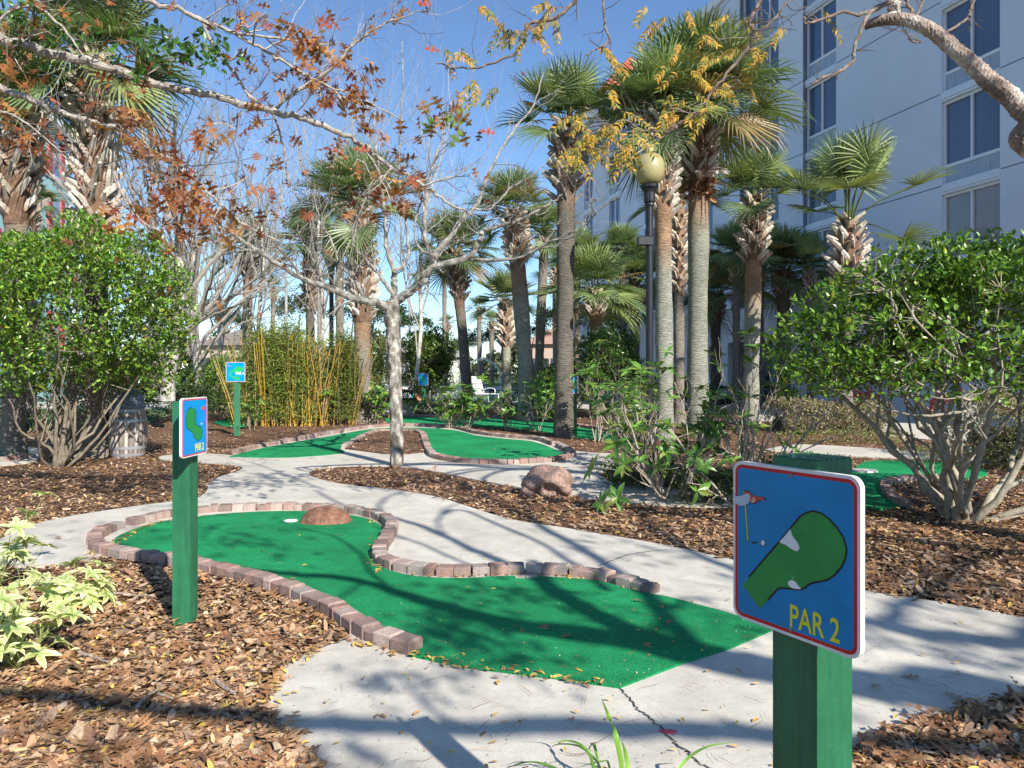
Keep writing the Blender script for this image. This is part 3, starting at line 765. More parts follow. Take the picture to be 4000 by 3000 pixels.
# ------------------------------------------------------------------ lamp posts
def lamp(px, d, scale, label, boxed=True):
    dz = .98
    x = (px - CX) / F * d
    root = empty("lamp_post", (x, d, 0), label, "lamp post", "black lamp posts with yellow globes")
    mb = MB(); lathe(mb, [(.13, 0), (.13, .10), (.105, .14), (.085, .20), (.068, .5), (.068, 3.42 + dz)], 20, col=(1, 1, 1)); mb.build("pole", m_black, root)
    mb = MB(); lathe(mb, [(.075, 3.40), (.085, 3.44), (.082, 3.46), (.10, 3.50), (.105, 3.66), (.125, 3.72), (.165, 3.755), (.17, 3.80), (.13, 3.825)], 24, flute=.05, nf=12); o = mb.build("collar", m_black, root, (0, 0, dz))
    mb = MB(); lathe(mb, [(.12, 3.81), (.20, 3.86), (.25, 3.95), (.275, 4.06), (.272, 4.17), (.24, 4.28), (.18, 4.345), (.11, 4.37)], 48, flute=.03, nf=24)
    g = mb.build("globe", m_globe, root, loc=(0, 0, dz), smooth=True)
    mb = MB(); lathe(mb, [(.09, 4.36), (.10, 4.40), (.085, 4.45), (.09, 4.50), (.06, 4.55), (.02, 4.57)], 24); mb.build("finial", m_globe, root, (0, 0, dz), smooth=True)
    if boxed:
        mb = MB(); box(mb, (-.09, -.02, 3.68), (.26, .17, .16), .1, (1, 1, 1), 0, .02); mb.build("fixture_box", m_black, root)
lamp(1403, 13.6, 1.03, "black lamp post with yellow globe beside the tall palms")
lamp(716, 23.4, 1.0, "distant lamp post with yellow globe above the bamboo", False)

# ------------------------------------------------------------------ palms
def crown_mesh(seed, nf=34, up=.55, droop=.5, seg=42, pet=.80, blade=.92, dry=.06, old=0.0, far=False):
    global rng
    keep = rng; rng = np.random.default_rng(seed)
    mb = MB()
    for i in range(nf):
        t = (i + .5) / nf
        az = i * 2.399963 + rng.normal() * .15
        el = math.radians(87 - (70 + 62 * (1 - up)) * t ** 1.05 + rng.normal() * 8)
        if t > .93: el -= .3
        L = pet * (.75 + .4 * t)  * rng.uniform(.85, 1.12)
        h = np.array([math.cos(az), math.sin(az), 0])
        d0 = h * math.cos(el) + np.array([0, 0, math.sin(el)])
        d1 = unit(d0 + np.array([0, 0, -.04 - .32 * t]))
        p = np.array([np.zeros(3) + h * .08, d0 * L * .5, d0 * L * .55 + d1 * L * .5])
        pc = (.11, .15, .035) if rng.random() > dry else (.3, .22, .1)
        tube(mb, smooth_path(p, 3), [.022, .018, .014, .012, .011, .010, .009][:7], 4 if not far else 3, pc, 0, cap=False)
        hub = p[-1]; f = d1
        side = unit(np.cross(f, [0, 0, 1.0]) + 1e-4); nn = np.cross(side, f)
        isdry = rng.random() < dry
        base = np.array([(.135, .205, .085), (.17, .245, .10), (.115, .18, .09), (.22, .28, .10)][rng.integers(0, 4)])
        if isdry: base = np.array([.30, .22, .11])
        if t < .25: base = base * [1.35, 1.25, 1.0]
        B = blade * rng.uniform(.85, 1.1)
        th = np.linspace(-2.15, 2.15, seg) + rng.normal(size=seg) * .015
        fold = .32
        dr = np.cos(th)[:, None] * f + np.sin(th)[:, None] * side + (np.abs(np.sin(th)) * fold)[:, None] * nn
        dr = unit(dr)
        Lk = B * (.72 + .28 * np.cos(th / 2.45 * 1.2)) * rng.uniform(.93, 1.05, seg)
        sag = droop * (.25 + .75 * t)
        g = np.array([0, 0, -1.0])
        m1 = hub + dr * (Lk * .42)[:, None] + g * (sag * .05 * Lk)[:, None]
        m2 = hub + dr * (Lk * .74)[:, None] + g * (sag * .22 * Lk)[:, None]
        drp = rng.uniform(.35, .8, seg)
        m3 = hub + dr * (Lk * (.97 - .1 * sag))[:, None] + g * (sag * drp * Lk)[:, None]
        perp = unit(np.cross(dr, nn)); sgn = np.where(np.arange(seg) % 2 == 0, 1, -1)[:, None]
        wd = perp * .8 + nn * .45 * sgn
        w0, w1 = B * .011, B * .0195
        V = np.stack([hub + dr * .03 - wd * w0, hub + dr * .03 + wd * w0, m1 - wd * w1, m1 + wd * w1, m2 - wd * w1 * .62, m2 + wd * w1 * .62, m3], 1)
        q = np.array([(0, 1, 3, 2), (2, 3, 5, 4)]); tr = np.array([(4, 5, 6)])
        off = (np.arange(seg) * 7)[:, None, None]
        cc = base[None, None, :] * rng.uniform(.8, 1.2, (seg, 1, 1)) * np.ones((1, 7, 1))
        cc[:, 6] = cc[:, 6] * .75 + np.array([.2, .19, .11]) * .25
        n0 = mb.n
        mb.add(V.reshape(-1, 3), (q[None] + off).reshape(-1, 4), cc.reshape(-1, 3), 0)
        mb.F.append((tr[None] + off).reshape(-1, 3) + n0); mb.M.append(np.zeros(seg, int))
    me = mb.mesh("palm_crown", m_frond)
    rng = keep
    return me
CROWNS = [crown_mesh(21, 32, .6, .42), crown_mesh(22, 30, .45, .5), crown_mesh(23, 24, .85, .3), crown_mesh(24, 38, .35, .55, dry=.10), crown_mesh(25, 15, 1.05, .3, pet=1.15, blade=.95, dry=0)]
CROWN_FAR = [crown_mesh(31, 24, .5, .5, seg=22, far=True), crown_mesh(32, 22, .35, .7, seg=22, far=True)]

def palm(px, by, label, cy, cr, w, boots=None, bw=1.6, crown=0, lean=0, cx=None, orange=0, dark=1.0, d=None, far=False, gray=(.27, .24, .20), sparse=False, skirt=False, squash=1.0, keepbase=True, toff=0):
    """px, by: photo column and row of the trunk foot; cy: row of the crown heart; cr: crown radius in photo pixels; w: trunk width in photo pixels"""
    if d is None: d = HC * F / (by - H0)
    if boots: cy = boots[0] - 2
    m = d / F
    X0 = (px - CX) * m; X1 = ((cx if cx is not None else px) - CX) * m
    zt = HC + (H0 - cy) * m; cr = cr * 1.02
    root = empty("palm_tree", (X0, d, 0), label, "palm tree", "sabal palms")
    r = w * m / 2
    n = max(14, int(zt / .16)); zz = np.linspace(-.1, zt - .1, n)
    lx = (X1 - X0) * (np.clip(zz / zt, 0, 1) ** 1.5)
    p = np.column_stack([lx, toff * (zz / zt) + .02 * np.sin(zz * 1.3 + px), zz])
    rad = r * (1 + .38 * np.exp(-np.clip(zz, 0, 9) / .35)) * (1 + .05 * np.sin(zz * 2.1 + px))
    zb0 = HC + (H0 - boots[1]) * m if boots else zt
    zb1 = HC + (H0 - boots[0]) * m if boots else zt
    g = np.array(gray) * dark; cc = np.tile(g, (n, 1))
    if boots:
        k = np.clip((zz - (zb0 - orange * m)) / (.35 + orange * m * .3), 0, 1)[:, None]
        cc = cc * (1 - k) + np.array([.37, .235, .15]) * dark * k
    mb = MB(); tube(mb, p, rad, 18 if not far else 8, cc, jitter=.035)
    mb.build("trunk", m_palm_trunk, root, smooth=True)
    if boots:
        br = r * bw; hgt = zb1 - zb0
        mb = MB()
        nb = int(max(26, min(120, hgt / .038))) if not far else int(max(14, min(40, hgt / .07)))
        bl = min(.36, max(.16, br * 1.25))
        core_z = np.linspace(zb0 - .05, zb1 + .1, 12)
        tt = np.clip((core_z - zb0) / hgt, 0, 1)
        core = r * .9 + (br * .66 - r * .9) * np.clip(np.sin(tt * 3.0 + .25), 0, 1)
        cxx = np.interp(core_z, zz, p[:, 0]); cyy = np.interp(core_z, zz, p[:, 1])
        tube(mb, np.column_stack([cxx, cyy, core_z]), core, 12, (.17, .105, .07), 0, jitter=.08)
        for i in range(nb):
            f = i / nb; z = zb0 + hgt * f; a = i * 2.39996
            rr = float(np.interp(z, core_z, core)); ccx = float(np.interp(z, zz, p[:, 0])); ccy = float(np.interp(z, zz, p[:, 1]))
            h = np.array([math.cos(a), math.sin(a), 0]); s = np.array([-math.sin(a), math.cos(a), 0])
            o = np.array([ccx, ccy, z])
            lowk = f < .12
            for sg in (-1, 1):
                sp = rng.uniform(.40, .75); L = bl * rng.uniform(.75, 1.15); out = rng.uniform(.45, .75)
                if f > .8: out *= .5
                if lowk and skirt: out = rng.uniform(.9, 1.5)
                if lowk and rng.random() < .35: continue
                b0 = o + h * (rr * .78) + s * sg * bl * .04
                b1 = b0 + h * L * out * .5 + s * sg * L * sp * .5 + np.array([0, 0, L * .42])
                b2 = b0 + h * L * out + s * sg * L * sp + np.array([0, 0, L * (.72 if not (lowk and skirt) else .25)])
                cA = np.array([.30, .18, .11]); cB = pal(1, [(.50, .45, .38), (.58, .53, .46), (.42, .36, .30), (.54, .49, .43)], var=.12)[0]
                if f > .75: cB = cB * .6 + np.array([.22, .2, .1]) * .4
                ww = bl * .19
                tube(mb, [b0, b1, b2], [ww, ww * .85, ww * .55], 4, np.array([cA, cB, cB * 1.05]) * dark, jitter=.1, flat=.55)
        if skirt:
            for i in range(60):
                a = rng.uniform(0, 6.28); h = np.array([math.cos(a), math.sin(a), 0]); zc = zb0 + rng.uniform(-.25, .18)
                b0 = np.array([float(np.interp(zc, zz, p[:, 0])), 0, zc]) + h * r * .9
                leaves(mb, [b0], [h * .8 + rng.normal(size=3) * .3 + [0, 0, -.2]], [h + rng.normal(size=3) * .4], rng.uniform(.12, .3), rng.uniform(.08, .16), pal(1, [(.30, .15, .08), (.22, .11, .06), (.38, .22, .13)])[0], CHIP)
        mb.build("frond_stubs", m_boot, root)
    cm = (CROWN_FAR if far else CROWNS)[crown % (2 if far else 5)]
    sc = cr * m / 1.55
    o = link("crown", cm, root, (p[-1][0], p[-1][1], zt - .02), (sc, sc, sc * squash), rng.uniform(0, 6.28))
    return root

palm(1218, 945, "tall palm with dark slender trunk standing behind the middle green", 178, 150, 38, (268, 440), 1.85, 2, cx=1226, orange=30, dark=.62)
palm(1507, 943, "tallest palm with thick trunk and big cage of frond stubs by the lamp post", 55, 215, 43, (215, 405), 2.1, 3, cx=1510, orange=110, gray=(.30, .31, .25), skirt=True, squash=.9)
palm(1436, 951, "tall palm between the lamp post and the tallest palm, shaggy orange upper trunk", 150, 170, 36, (250, 470), 1.5, 1, cx=1430, orange=130, gray=(.33, .34, .28))
palm(1467, 916, "thin palm trunk squeezed between the two tall palms", 250, 110, 22, (420, 640), 1.5, 2, orange=10)
palm(1622, 917, "medium palm with pale boots before the hotel entrance", 345, 125, 33, (432, 570), 1.85, 2, cx=1632, orange=120, gray=(.36, .36, .29))
palm(1828, 935, "palm with long green leaf stalks rising above the right bush", 375, 165, 25, (482, 625), 3.1, 4, cx=1832, orange=20)
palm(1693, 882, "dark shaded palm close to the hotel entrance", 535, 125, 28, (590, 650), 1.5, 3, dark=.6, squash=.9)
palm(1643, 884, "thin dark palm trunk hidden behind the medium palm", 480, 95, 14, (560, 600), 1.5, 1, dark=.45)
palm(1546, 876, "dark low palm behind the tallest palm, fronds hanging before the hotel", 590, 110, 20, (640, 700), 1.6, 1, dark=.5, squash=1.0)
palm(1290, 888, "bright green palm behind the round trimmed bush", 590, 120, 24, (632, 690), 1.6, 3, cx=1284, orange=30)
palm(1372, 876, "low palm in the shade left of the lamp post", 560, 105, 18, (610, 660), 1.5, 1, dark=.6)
palm(1247, 874, "thin grey palm trunk just right of the dark palm", 520, 80, 13, (560, 590), 1.5, 1)
palm(1138, 909, "curving palm with orange mid trunk left of the dark palm", 400, 112, 33, (462, 590), 1.55, 0, cx=1108, orange=70, gray=(.36, .34, .28))
palm(1163, 880, "straight grey palm with small orange collar behind the curving palm", 460, 78, 20, (500, 548), 1.5, 1, cx=1178, orange=20)
palm(1095, 892, "short palm with cage of pale stubs and a hanging dry frond", 600, 85, 19, (655, 752), 1.75, 2, cx=1092, gray=(.36, .37, .28))
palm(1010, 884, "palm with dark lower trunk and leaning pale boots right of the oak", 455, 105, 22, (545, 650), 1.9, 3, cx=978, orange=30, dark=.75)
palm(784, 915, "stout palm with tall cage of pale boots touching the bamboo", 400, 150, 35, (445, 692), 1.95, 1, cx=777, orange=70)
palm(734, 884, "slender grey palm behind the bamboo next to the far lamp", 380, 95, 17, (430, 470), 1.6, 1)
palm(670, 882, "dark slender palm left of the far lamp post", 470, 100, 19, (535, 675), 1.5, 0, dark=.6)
palm(535, 884, "palm with orange upper trunk rising behind the bamboo's left end", 500, 88, 20, (545, 600), 1.9, 0, orange=70)
palm(210, 987, "big palm with rough trunk behind the left bush beside the barrel", 0, 215, 46, (130, 525), 1.7, 3, cx=200, orange=30, squash=1.05)
palm(30, 985, "palm at the left edge with wide cage of stubs", 40, 180, 44, (190, 480), 2.2, 0, cx=42, orange=30)
palm(72, 930, "slim palm between the two big left palms", 300, 60, 14, (440, 500), 1.7, 1, dark=.7)
for i, (px, cy, r_, w_, d_, lab) in enumerate([(965, 690, 24, 9, 62, "small far palm alone against the sky right of the oak"), (1035, 655, 34, 9, 52, "far palm left of the short caged palm, taller of the pair"), (1062, 685, 32, 10, 48, "far palm just left of the short caged palm, lower of the pair"),
                                             (590, 612, 34, 10, 50, "far pale palm above the bamboo between two trunks"), (1200, 560, 60, 13, 34, "far palm crown behind the dark palm trunk"), (1345, 520, 70, 15, 30, "far palm with fronds left of the lamp globe post"),
                                             (690, 600, 40, 9, 48, "far palm behind the far lamp post"), (960, 560, 40, 9, 60, "far palm lost behind the oak limbs"), (1590, 520, 85, 15, 27, "palm crown directly left of the medium palm"), (1750, 560, 70, 14, 26, "dark palm crown right of the hotel entrance")]):
    palm(px, 0, lab, cy, r_, w_, (cy + r_ * .35, cy + r_ * 1.1), 1.7, i, d=d_, far=(d_ > 40), orange=5, dark=.7 if px > 1300 else 1)

# ------------------------------------------------------------------ building: hotel
NX, NY = -.965, -.2625
HO = (19.68 - .272 * 31, 31.0)
def W(Y, z, o=0.0): return (19.68 - .272 * Y + NX * o - HO[0], Y + NY * o - HO[1], z)
def YW(x, o=0.0): return (19.68) / ((x - CX) / F + .272)
def wbox(mb, Y1, Y2, z1, z2, o1, o2, col=(1, 1, 1), mi=0):
    """box along the wall: Y1 nearer end, Y2 farther end, o outward offset"""
    V = [W(Y1, z1, o1), W(Y2, z1, o1), W(Y2, z1, o2), W(Y1, z1, o2), W(Y1, z2, o1), W(Y2, z2, o1), W(Y2, z2, o2), W(Y1, z2, o2)]
    mb.add(V, [(0, 1, 2, 3), (7, 6, 5, 4), (0, 4, 5, 1), (1, 5, 6, 2), (2, 6, 7, 3), (3, 7, 4, 0)], col, mi)
hotel = empty("hotel_building", (HO[0], HO[1], 0), "large pale blue grey hotel facade in shade filling the right side", "building")
STO = [4.27 + 2.88 * k for k in range(7)]
TOP = 18.9
WC = (.66, .71, .78); WL = (.68, .67, .68)
cols_x = [(2034, 2160), (1740, 1806), (1603, 1688), (1500, 1545), (1392, 1424), (1316, 1339), (1262, 1281)]
edges = []
wall = MB()
prev = 9.0; proud = [0, .0, .14, .14, .10, 0, 0, 0]
jset = []
solid = []
for i, (xa, xb) in enumerate(cols_x):
    Ya, Yb = YW(xb), YW(xa)   # near, far
    solid.append((prev, Ya, proud[i])); prev = Yb
solid.append((prev, 57.0, 0.0))
for (a, b_, pr) in solid:
    # split each pier in panels with joints
    c = WC
    n = max(1, int(round((b_ - a) / 3.2))); ys = np.linspace(a, b_, n + 1)
    for k in range(n):
        zs = [4.27] + STO[1:6] + [TOP]
        for z1, z2 in zip(zs[:-1], zs[1:]):
            if z2 > z1: wbox(wall, ys[k] + (.012 if k else 0), ys[k + 1] - (.012 if k < n - 1 else 0), z1 + .018, z2 - .018, -.30, pr, c)
    wbox(wall, a, b_, 4.27, TOP, -.32, pr - .04, (.22, .25, .30))
for (xa, xb) in cols_x:
    Ya, Yb = YW(xb), YW(xa)
    wbox(wall, Ya - .01, Yb + .01, 4.27, TOP, -.34, -.24, (.25, .28, .34))
# ground storey, with the entrance recess
E1, E2 = YW(1690), YW(1574)
Gw = [(9.0, YW(2160)), (YW(2034), E1), (E2, YW(1561)), (YW(1527), 57.0)]
for a, b_ in Gw: wbox(wall, a, b_, -.1, 4.25, -.30, .06, WL)
wbox(wall, YW(2160), YW(2034), -.1, 4.25, -.30, .02, WL)
wbox(wall, E1, E2, 2.72, 4.25, -.30, .06, WL)
wbox(wall, YW(1561), YW(1527), 2.70, 4.25, -.30, .06, WL); wbox(wall, YW(1561), YW(1527), -.1, .85, -.30, .06, WL)
wbox(wall, E1 - .3, E1, -.1, 2.72, -2.0, -.3, (.30, .36, .46)); wbox(wall, E2, E2 + .3, -.1, 2.72, -2.0, -.3, (.30, .36, .46))
wbox(wall, E1, E2, 2.72, 2.9, -2.0, -.3, (.30, .36, .46)); wbox(wall, E2 - 1.6, E2, -.1, 2.72, -2.0, -1.6, (.26, .33, .45))
# mass behind
wbox(wall, 9.0, 57.0, -.1, TOP - .1, -9, -2.0, WC)
wall.build("wall", m_stucco, hotel)
mb = MB(); wbox(mb, 9.0, 57.1, TOP, TOP + .45, -.4, .28, (.8, .8, .8)); mb.build("parapet", m_stucco, hotel)
rf = MB()
wbox(rf, 9, 57, TOP + .45, TOP + .5, -9, -.4, (.6, .6, .6)); rf.build("roof", m_stucco, hotel)
mb = MB()
t0, t1 = 48.5, 56.5
V = [W(t0, TOP + 1.1, .5), W(t1, TOP + 1.1, .5), W(t1, TOP + 1.1, -7), W(t0, TOP + 1.1, -7), W((t0 + t1) / 2, TOP + 5.2, -3.2)]
mb.add(V, [(0, 4, 1), (1, 4, 2), (2, 4, 3), (3, 4, 0), (0, 1, 2, 3)]); mb.build("red_roof", m_roof, hotel)
mb = MB(); wbox(mb, t0 + .3, t1 - .3, TOP + .451, TOP + 1.1, -6.6, .1, (.9, .9, .9)); mb.build("turret_wall", m_stucco, hotel)
for ci, (xa, xb) in enumerate(cols_x):
    Ya, Yb = YW(xb), YW(xa); wd = Yb - Ya
    for k in range(1, 6):
        zj = STO[k] if k < 6 else TOP
        zb = STO[k - 1]
        if ci > 0 and False: continue
        fr = MB()
        wbox(fr, Ya, Yb, zj - .20, zj - .01, -.24, .04, (.92, .97, 1.0)); wbox(fr, Ya, Yb, zj - .28, zj - .202, -.24, .015, (.92, .97, 1.0))
        wbox(fr, Ya, Yb, zj - .37, zj - .282, -.24, -.08, (1, 1, 1))
        wbox(fr, Ya, Ya + .06, zj - 2.82, zj - .37, -.24, -.08); wbox(fr, Yb - .06, Yb, zj - 2.82, zj - .37, -.24, -.08)
        wbox(fr, Ya + .06, Yb - .06, zj - 2.34, zj - 2.24, -.24, -.075); wbox(fr, Ya, Yb, zj - 2.88, zj - 2.82, -.24, -.05)
        ms = [.5] if ci != 2 else [.34, .68]
        if ci == 3: ms = [.5]
        for f in ms: wbox(fr, Ya + wd * (1 - f) - .03, Ya + wd * (1 - f) + .03, zj - 2.24, zj - .37, -.2, -.075)
        o = fr.build("window", m_frame, hotel)
        g = MB(); cg = (.075, .115, .19) if not (ci == 0 and k == 1) else (.26, .25, .25)  # lowest pane of the nearest column has a beige reflection put into its colour
        if ci == 0 and k >= 2: cg = (.085, .12, .19)
        wbox(g, Ya + .06, Yb - .06, zj - 2.24, zj - .37, -.2, -.15, cg); g.build("pane", m_glass, o)
        g = MB(); wbox(g, Ya + .06, Yb - .06, zj - 2.82, zj - 2.34, -.2, -.10)
        for j in range(1, 5): yy = Ya + wd * j / 5; wbox(g, yy - .008, yy + .008, zj - 2.82, zj - 2.34, -.2, -.094, (.8, .85, .95))
        g.build("vent_panel", m_vent, o)
# entrance
fr = MB(); a, b_ = E1 + .15, E2 - 1.7
for yy in (a, a + 1.0, a + 1.06 + .0, b_ - .08): wbox(fr, yy, yy + .07, 0, 2.6, -1.95, -1.82)
wbox(fr, a, b_, 2.08, 2.16, -1.95, -1.825); wbox(fr, a, b_, 2.6, 2.7, -1.95, -1.82); wbox(fr, a, b_, .9, .96, -1.95, -1.83)
o = fr.build("door", m_frame, hotel)
g = MB(); wbox(g, a, b_, .02, 2.6, -1.94, -1.88, (.03, .035, .04)); g.build("pane", m_glass, o)
fr = MB(); a, b_ = YW(1561), YW(1527)
wbox(fr, a, b_, 2.60, 2.70, -.25, -.05); wbox(fr, a, b_, .85, .97, -.25, -.05); wbox(fr, a, a + .07, .97, 2.6, -.25, -.05); wbox(fr, b_ - .07, b_, .97, 2.6, -.25, -.05); wbox(fr, (a + b_) / 2 - .04, (a + b_) / 2 + .04, .97, 2.6, -.25, -.05)
o = fr.build("window", m_frame, hotel); g = MB(); wbox(g, a + .07, b_ - .07, .97, 2.6, -.22, -.16, (.06, .05, .045)); g.build("pane", m_glass, o)
mb = MB(); yy = YW(1592); wbox(mb, E2 - .9, E2 - .55, 1.25, 1.6, -1.6, -1.5, (.2, .22, .26)); wbox(mb, E2 - .8, E2 - .6, .95, 1.2, -1.6, -1.52, (.03, .03, .03)); mb.build("intercom", m_plain, hotel)
mb = MB(); yy = YW(1603); wbox(mb, yy - .22, yy + .22, 2.86, 2.92, .06, .3, (.03, .03, .04)); wbox(mb, yy - .22, yy + .22, 3.18, 3.24, .06, .3, (.03, .03, .04)); wbox(mb, yy - .2, yy + .2, 2.92, 3.18, .06, .10, (.12, .12, .14)); mb.build("wall_lantern", m_plain, hotel)

# ------------------------------------------------------------------ turquoise house on the left
def TX(Y): return -11.8 - .272 * Y
def T(Y, z, o=0): return (TX(Y) + .965 * o - TX(30), Y + .2625 * o - 30, z)
def tbox(mb, Y1, Y2, z1, z2, o1, o2, col=(1, 1, 1)):
    V = [T(Y1, z1, o1), T(Y2, z1, o1), T(Y2, z1, o2), T(Y1, z1, o2), T(Y1, z2, o1), T(Y2, z2, o1), T(Y2, z2, o2), T(Y1, z2, o2)]
    mb.add(V, [(3, 2, 1, 0), (4, 5, 6, 7), (1, 5, 4, 0), (2, 6, 5, 1), (3, 7, 6, 2), (0, 4, 7, 3)], col)
house = empty("turquoise_building", (TX(30), 30, 0), "pale turquoise building with red shutters behind the left palms", "building")
mb = MB(); tbox(mb, 14, 36.5, -.1, 12.6, -10, 0, (.36, .62, .62)); mb.build("wall", m_stucco, house)
mb = MB(); tbox(mb, 13.6, 36.9, 12.6, 13.0, -10.2, .35, (.85, .85, .85)); mb.build("cornice", m_stucco, house)
def TY(x): return 11.8 / (-(x - CX) / F - .272)
for px in (12, 120, 172, 60):
    for zc in (3.2, 8.6, 5.9 if px != 120 else 11.2):
        y0 = TY(px)
        fr = MB(); tbox(fr, y0 - .5, y0 + .5, zc - .85, zc + .85, -.05, .04, (1, 1, 1)); tbox(fr, y0 - .6, y0 + .6, zc - 1.0, zc - .86, 0, .12, (1, 1, 1))
        o = fr.build("window", m_frame, house)
        g = MB(); tbox(g, y0 - .42, y0 + .42, zc - .78, zc - .03, -.02, .055, (.12, .15, .22)); tbox(g, y0 - .42, y0 + .42, zc + .03, zc + .78, -.02, .05, (.25, .30, .38)); g.build("pane", m_glass, o)
        for sg in (-1, 1):
            g = MB(); tbox(g, y0 + sg * .82 - .27, y0 + sg * .82 + .27, zc - .9, zc + .9, 0, .08, (.55, .09, .10))
            for j in range(9): zz = zc - .8 + j * .19; tbox(g, y0 + sg * .82 - .2, y0 + sg * .82 + .2, zz, zz + .05, .08, .1, (.45, .07, .08))
            g.build("shutter", m_plain, o)
# low far buildings
def far_building(name, x0, x1, d, z1, colw, roofc, label, nwin=3):
    X0, X1 = (x0 - CX) * d / F, (x1 - CX) * d / F
    root = empty(name, ((X0 + X1) / 2, d, 0), label, "building")
    w = X1 - X0
    mb = MB(); box(mb, (0, 4, -.1), (w, 8, z1 + .1), 0, colw); mb.build("wall", m_stucco, root)
    mb = MB(); h = z1; mb.add([(-w / 2 - .5, -.5, h), (w / 2 + .5, -.5, h), (w / 2 + .5, 8.5, h), (-w / 2 - .5, 8.5, h), (-w / 2 + 3, 4, h + 1.8), (w / 2 - 3, 4, h + 1.8)],
                       [(0, 1, 5, 4), (1, 2, 5), (2, 3, 4, 5), (3, 0, 4), (3, 2, 1, 0)], roofc); mb.build("roof", m_plain, root)
    for i in range(nwin):
        xx = -w / 2 + w * (i + .5) / nwin
        mb = MB(); box(mb, (xx, -.02, z1 * .35), (1.2, .08, 1.3), 0, (.06, .07, .09)); mb.build("window", m_glass, root)
far_building("cream_building", 425, 560, 62, 3.6, (.40, .36, .29), (.22, .19, .17), "cream low building far behind the bamboo", 5)
far_building("pink_building", 1130, 1390, 78, 4.3, (.44, .33, .27), (.40, .25, .18), "pale pink low building far beyond the pool", 9)
far_building("grey_building", 830, 1010, 110, 3.6, (.26, .26, .25), (.3, .28, .26), "grey low building far beyond the pool", 5)

# ------------------------------------------------------------------ branching helpers
def grow(mb, p, d, L, r, lvl, col, kids=3, ang=.75, wob=.22, up=.08, tips=None, ratio=.62, n=5, endr=.4):
    p = np.array(p, float); d = unit(np.array(d, float)); pts = [p.copy()]; ds = [d]
    for i in range(n):
        d = unit(d + rng.normal(size=3) * wob + np.array([0, 0, up])); p = p + d * L / n
        pts.append(p.copy()); ds.append(d)
    tube(mb, pts, np.linspace(r, r * endr, n + 1), 6 if r > .02 else 4 if r > .008 else 3, col, cap=False)
    if lvl > 0:
        for k in range(kids):
            i = int(rng.integers(1, n + 1)); q = rng.normal(size=3); q = unit(q - ds[i] * q.dot(ds[i]))
            rr = r * (1 - (1 - endr) * i / n)
            grow(mb, pts[i], ds[i] + q * ang * rng.uniform(.6, 1.3), L * ratio * rng.uniform(.6, 1.15), rr * .62, lvl - 1, col, kids, ang, wob, up, tips, ratio, n, endr)
    elif tips is not None:
        tips.append((pts[-1], ds[-1]))
    return pts, ds
def limb(mb, pts, r0, r1, col, twigs=0, tl=.5, tr=.008, lvl=1, sides=8, k=5, jit=.08, tips=None, start=.1, kids=3, up=.08, tcol=None):
    p = smooth_path(pts, k); n = len(p)
    p[1:-1] += rng.normal(size=(n - 2, 3)) * min(r0, .03) * .25
    rad = np.linspace(r0, r1, n) * (1 + .07 * rng.normal(size=n))
    tube(mb, p, rad, sides, col, jitter=jit)
    for i in range(twigs):
        j = int(rng.uniform(start, 1) * (n - 2)); t = unit(p[j + 1] - p[j]); q = rng.normal(size=3); q = unit(q - t * q.dot(t))
        rr = min(tr * rng.uniform(.7, 1.3), rad[j] * .7)
        grow(mb, p[j], t * .6 + q * .9 + np.array([0, 0, .15]), tl * rng.uniform(.4, 1.3), rr, lvl, tcol if tcol is not None else col, kids, tips=tips, up=up)
    return p
def px3(pts, d0, d1=None):
    d1 = d0 if d1 is None else d1; n = len(pts)
    return [P(x, y, d0 + (d1 - d0) * i / max(1, n - 1)) for i, (x, y) in enumerate(pts)]

def lichen(mb, i0=0, light=(.33, .335, .30), f=1.0, th=.25):
    for i in range(i0, len(mb.V)):
        V = mb.V[i].astype(float) * f
        q = (np.sin(V[:, 0] * 31 + 3 * np.sin(V[:, 2] * 9)) * np.sin(V[:, 1] * 27 + 2) + .8 * np.sin(V[:, 2] * 17 + 2.5 * np.sin(V[:, 0] * 23 + V[:, 1] * 19)) + .5 * np.sin(V[:, 2] * 41 + V[:, 0] * 37)) / 1.6 + rng.normal(size=len(V)) * .18
        k = np.clip((q - th) / .35, 0, 1)[:, None]; dk = np.clip((-q - .15) / .3, 0, 1)[:, None]
        mb.C[i] = (mb.C[i] * (1 - k) * (1 - .45 * dk) + np.array(light) * k).astype(np.float32)
# ------------------------------------------------------------------ thin oak in the middle
d = 10.6; m = d / F
root = empty("oak_tree", G(857, 1008), "thin lichen covered oak with bare spreading limbs between the two greens", "tree", None)
RX, RY, _ = root.location
def oak_rel(pts): return [(p[0] - RX, p[1] - RY, p[2]) for p in pts]
OC = (.20, .18, .155)
mb = MB()
tp = smooth_path(oak_rel([P(858, 1015, d), P(857, 1000, d), P(857, 950, d), P(855, 880, d), P(853, 800, d), P(851, 730, d), P(848, 680, d), P(846, 650, d)]), 14)
tube(mb, tp, np.interp(np.arange(len(tp)), [0, 8, 22, 56, len(tp) - 1], np.array([19, 15.5, 14, 14, 17]) * m), 26, OC, jitter=.04)
lichen(mb)
mb.build("trunk", m_bark_oak, root, smooth=True)
mb = MB(); tips = []
OB = (.27, .25, .22)
def ol(pts, w0, w1, dd=0, tw=10, tl=.55, lvl=2): return limb(mb, oak_rel(px3(pts, d, d + dd)), w0 / 2 * m, w1 / 2 * m, OB, tw, tl, .009, lvl, 10, 5, .05, tips)
ol([(848, 668), (820, 655), (790, 650), (755, 642), (720, 625), (680, 612), (650, 600), (590, 565), (540, 530), (500, 505), (470, 490)], 21, 4, -.8, 18, .7)
ol([(720, 625), (690, 600), (676, 560), (650, 520), (640, 480)], 9, 2, -.9, 9)
ol([(790, 650), (770, 610), (735, 570), (715, 520), (690, 470), (680, 420)], 9, 2, .6, 10)
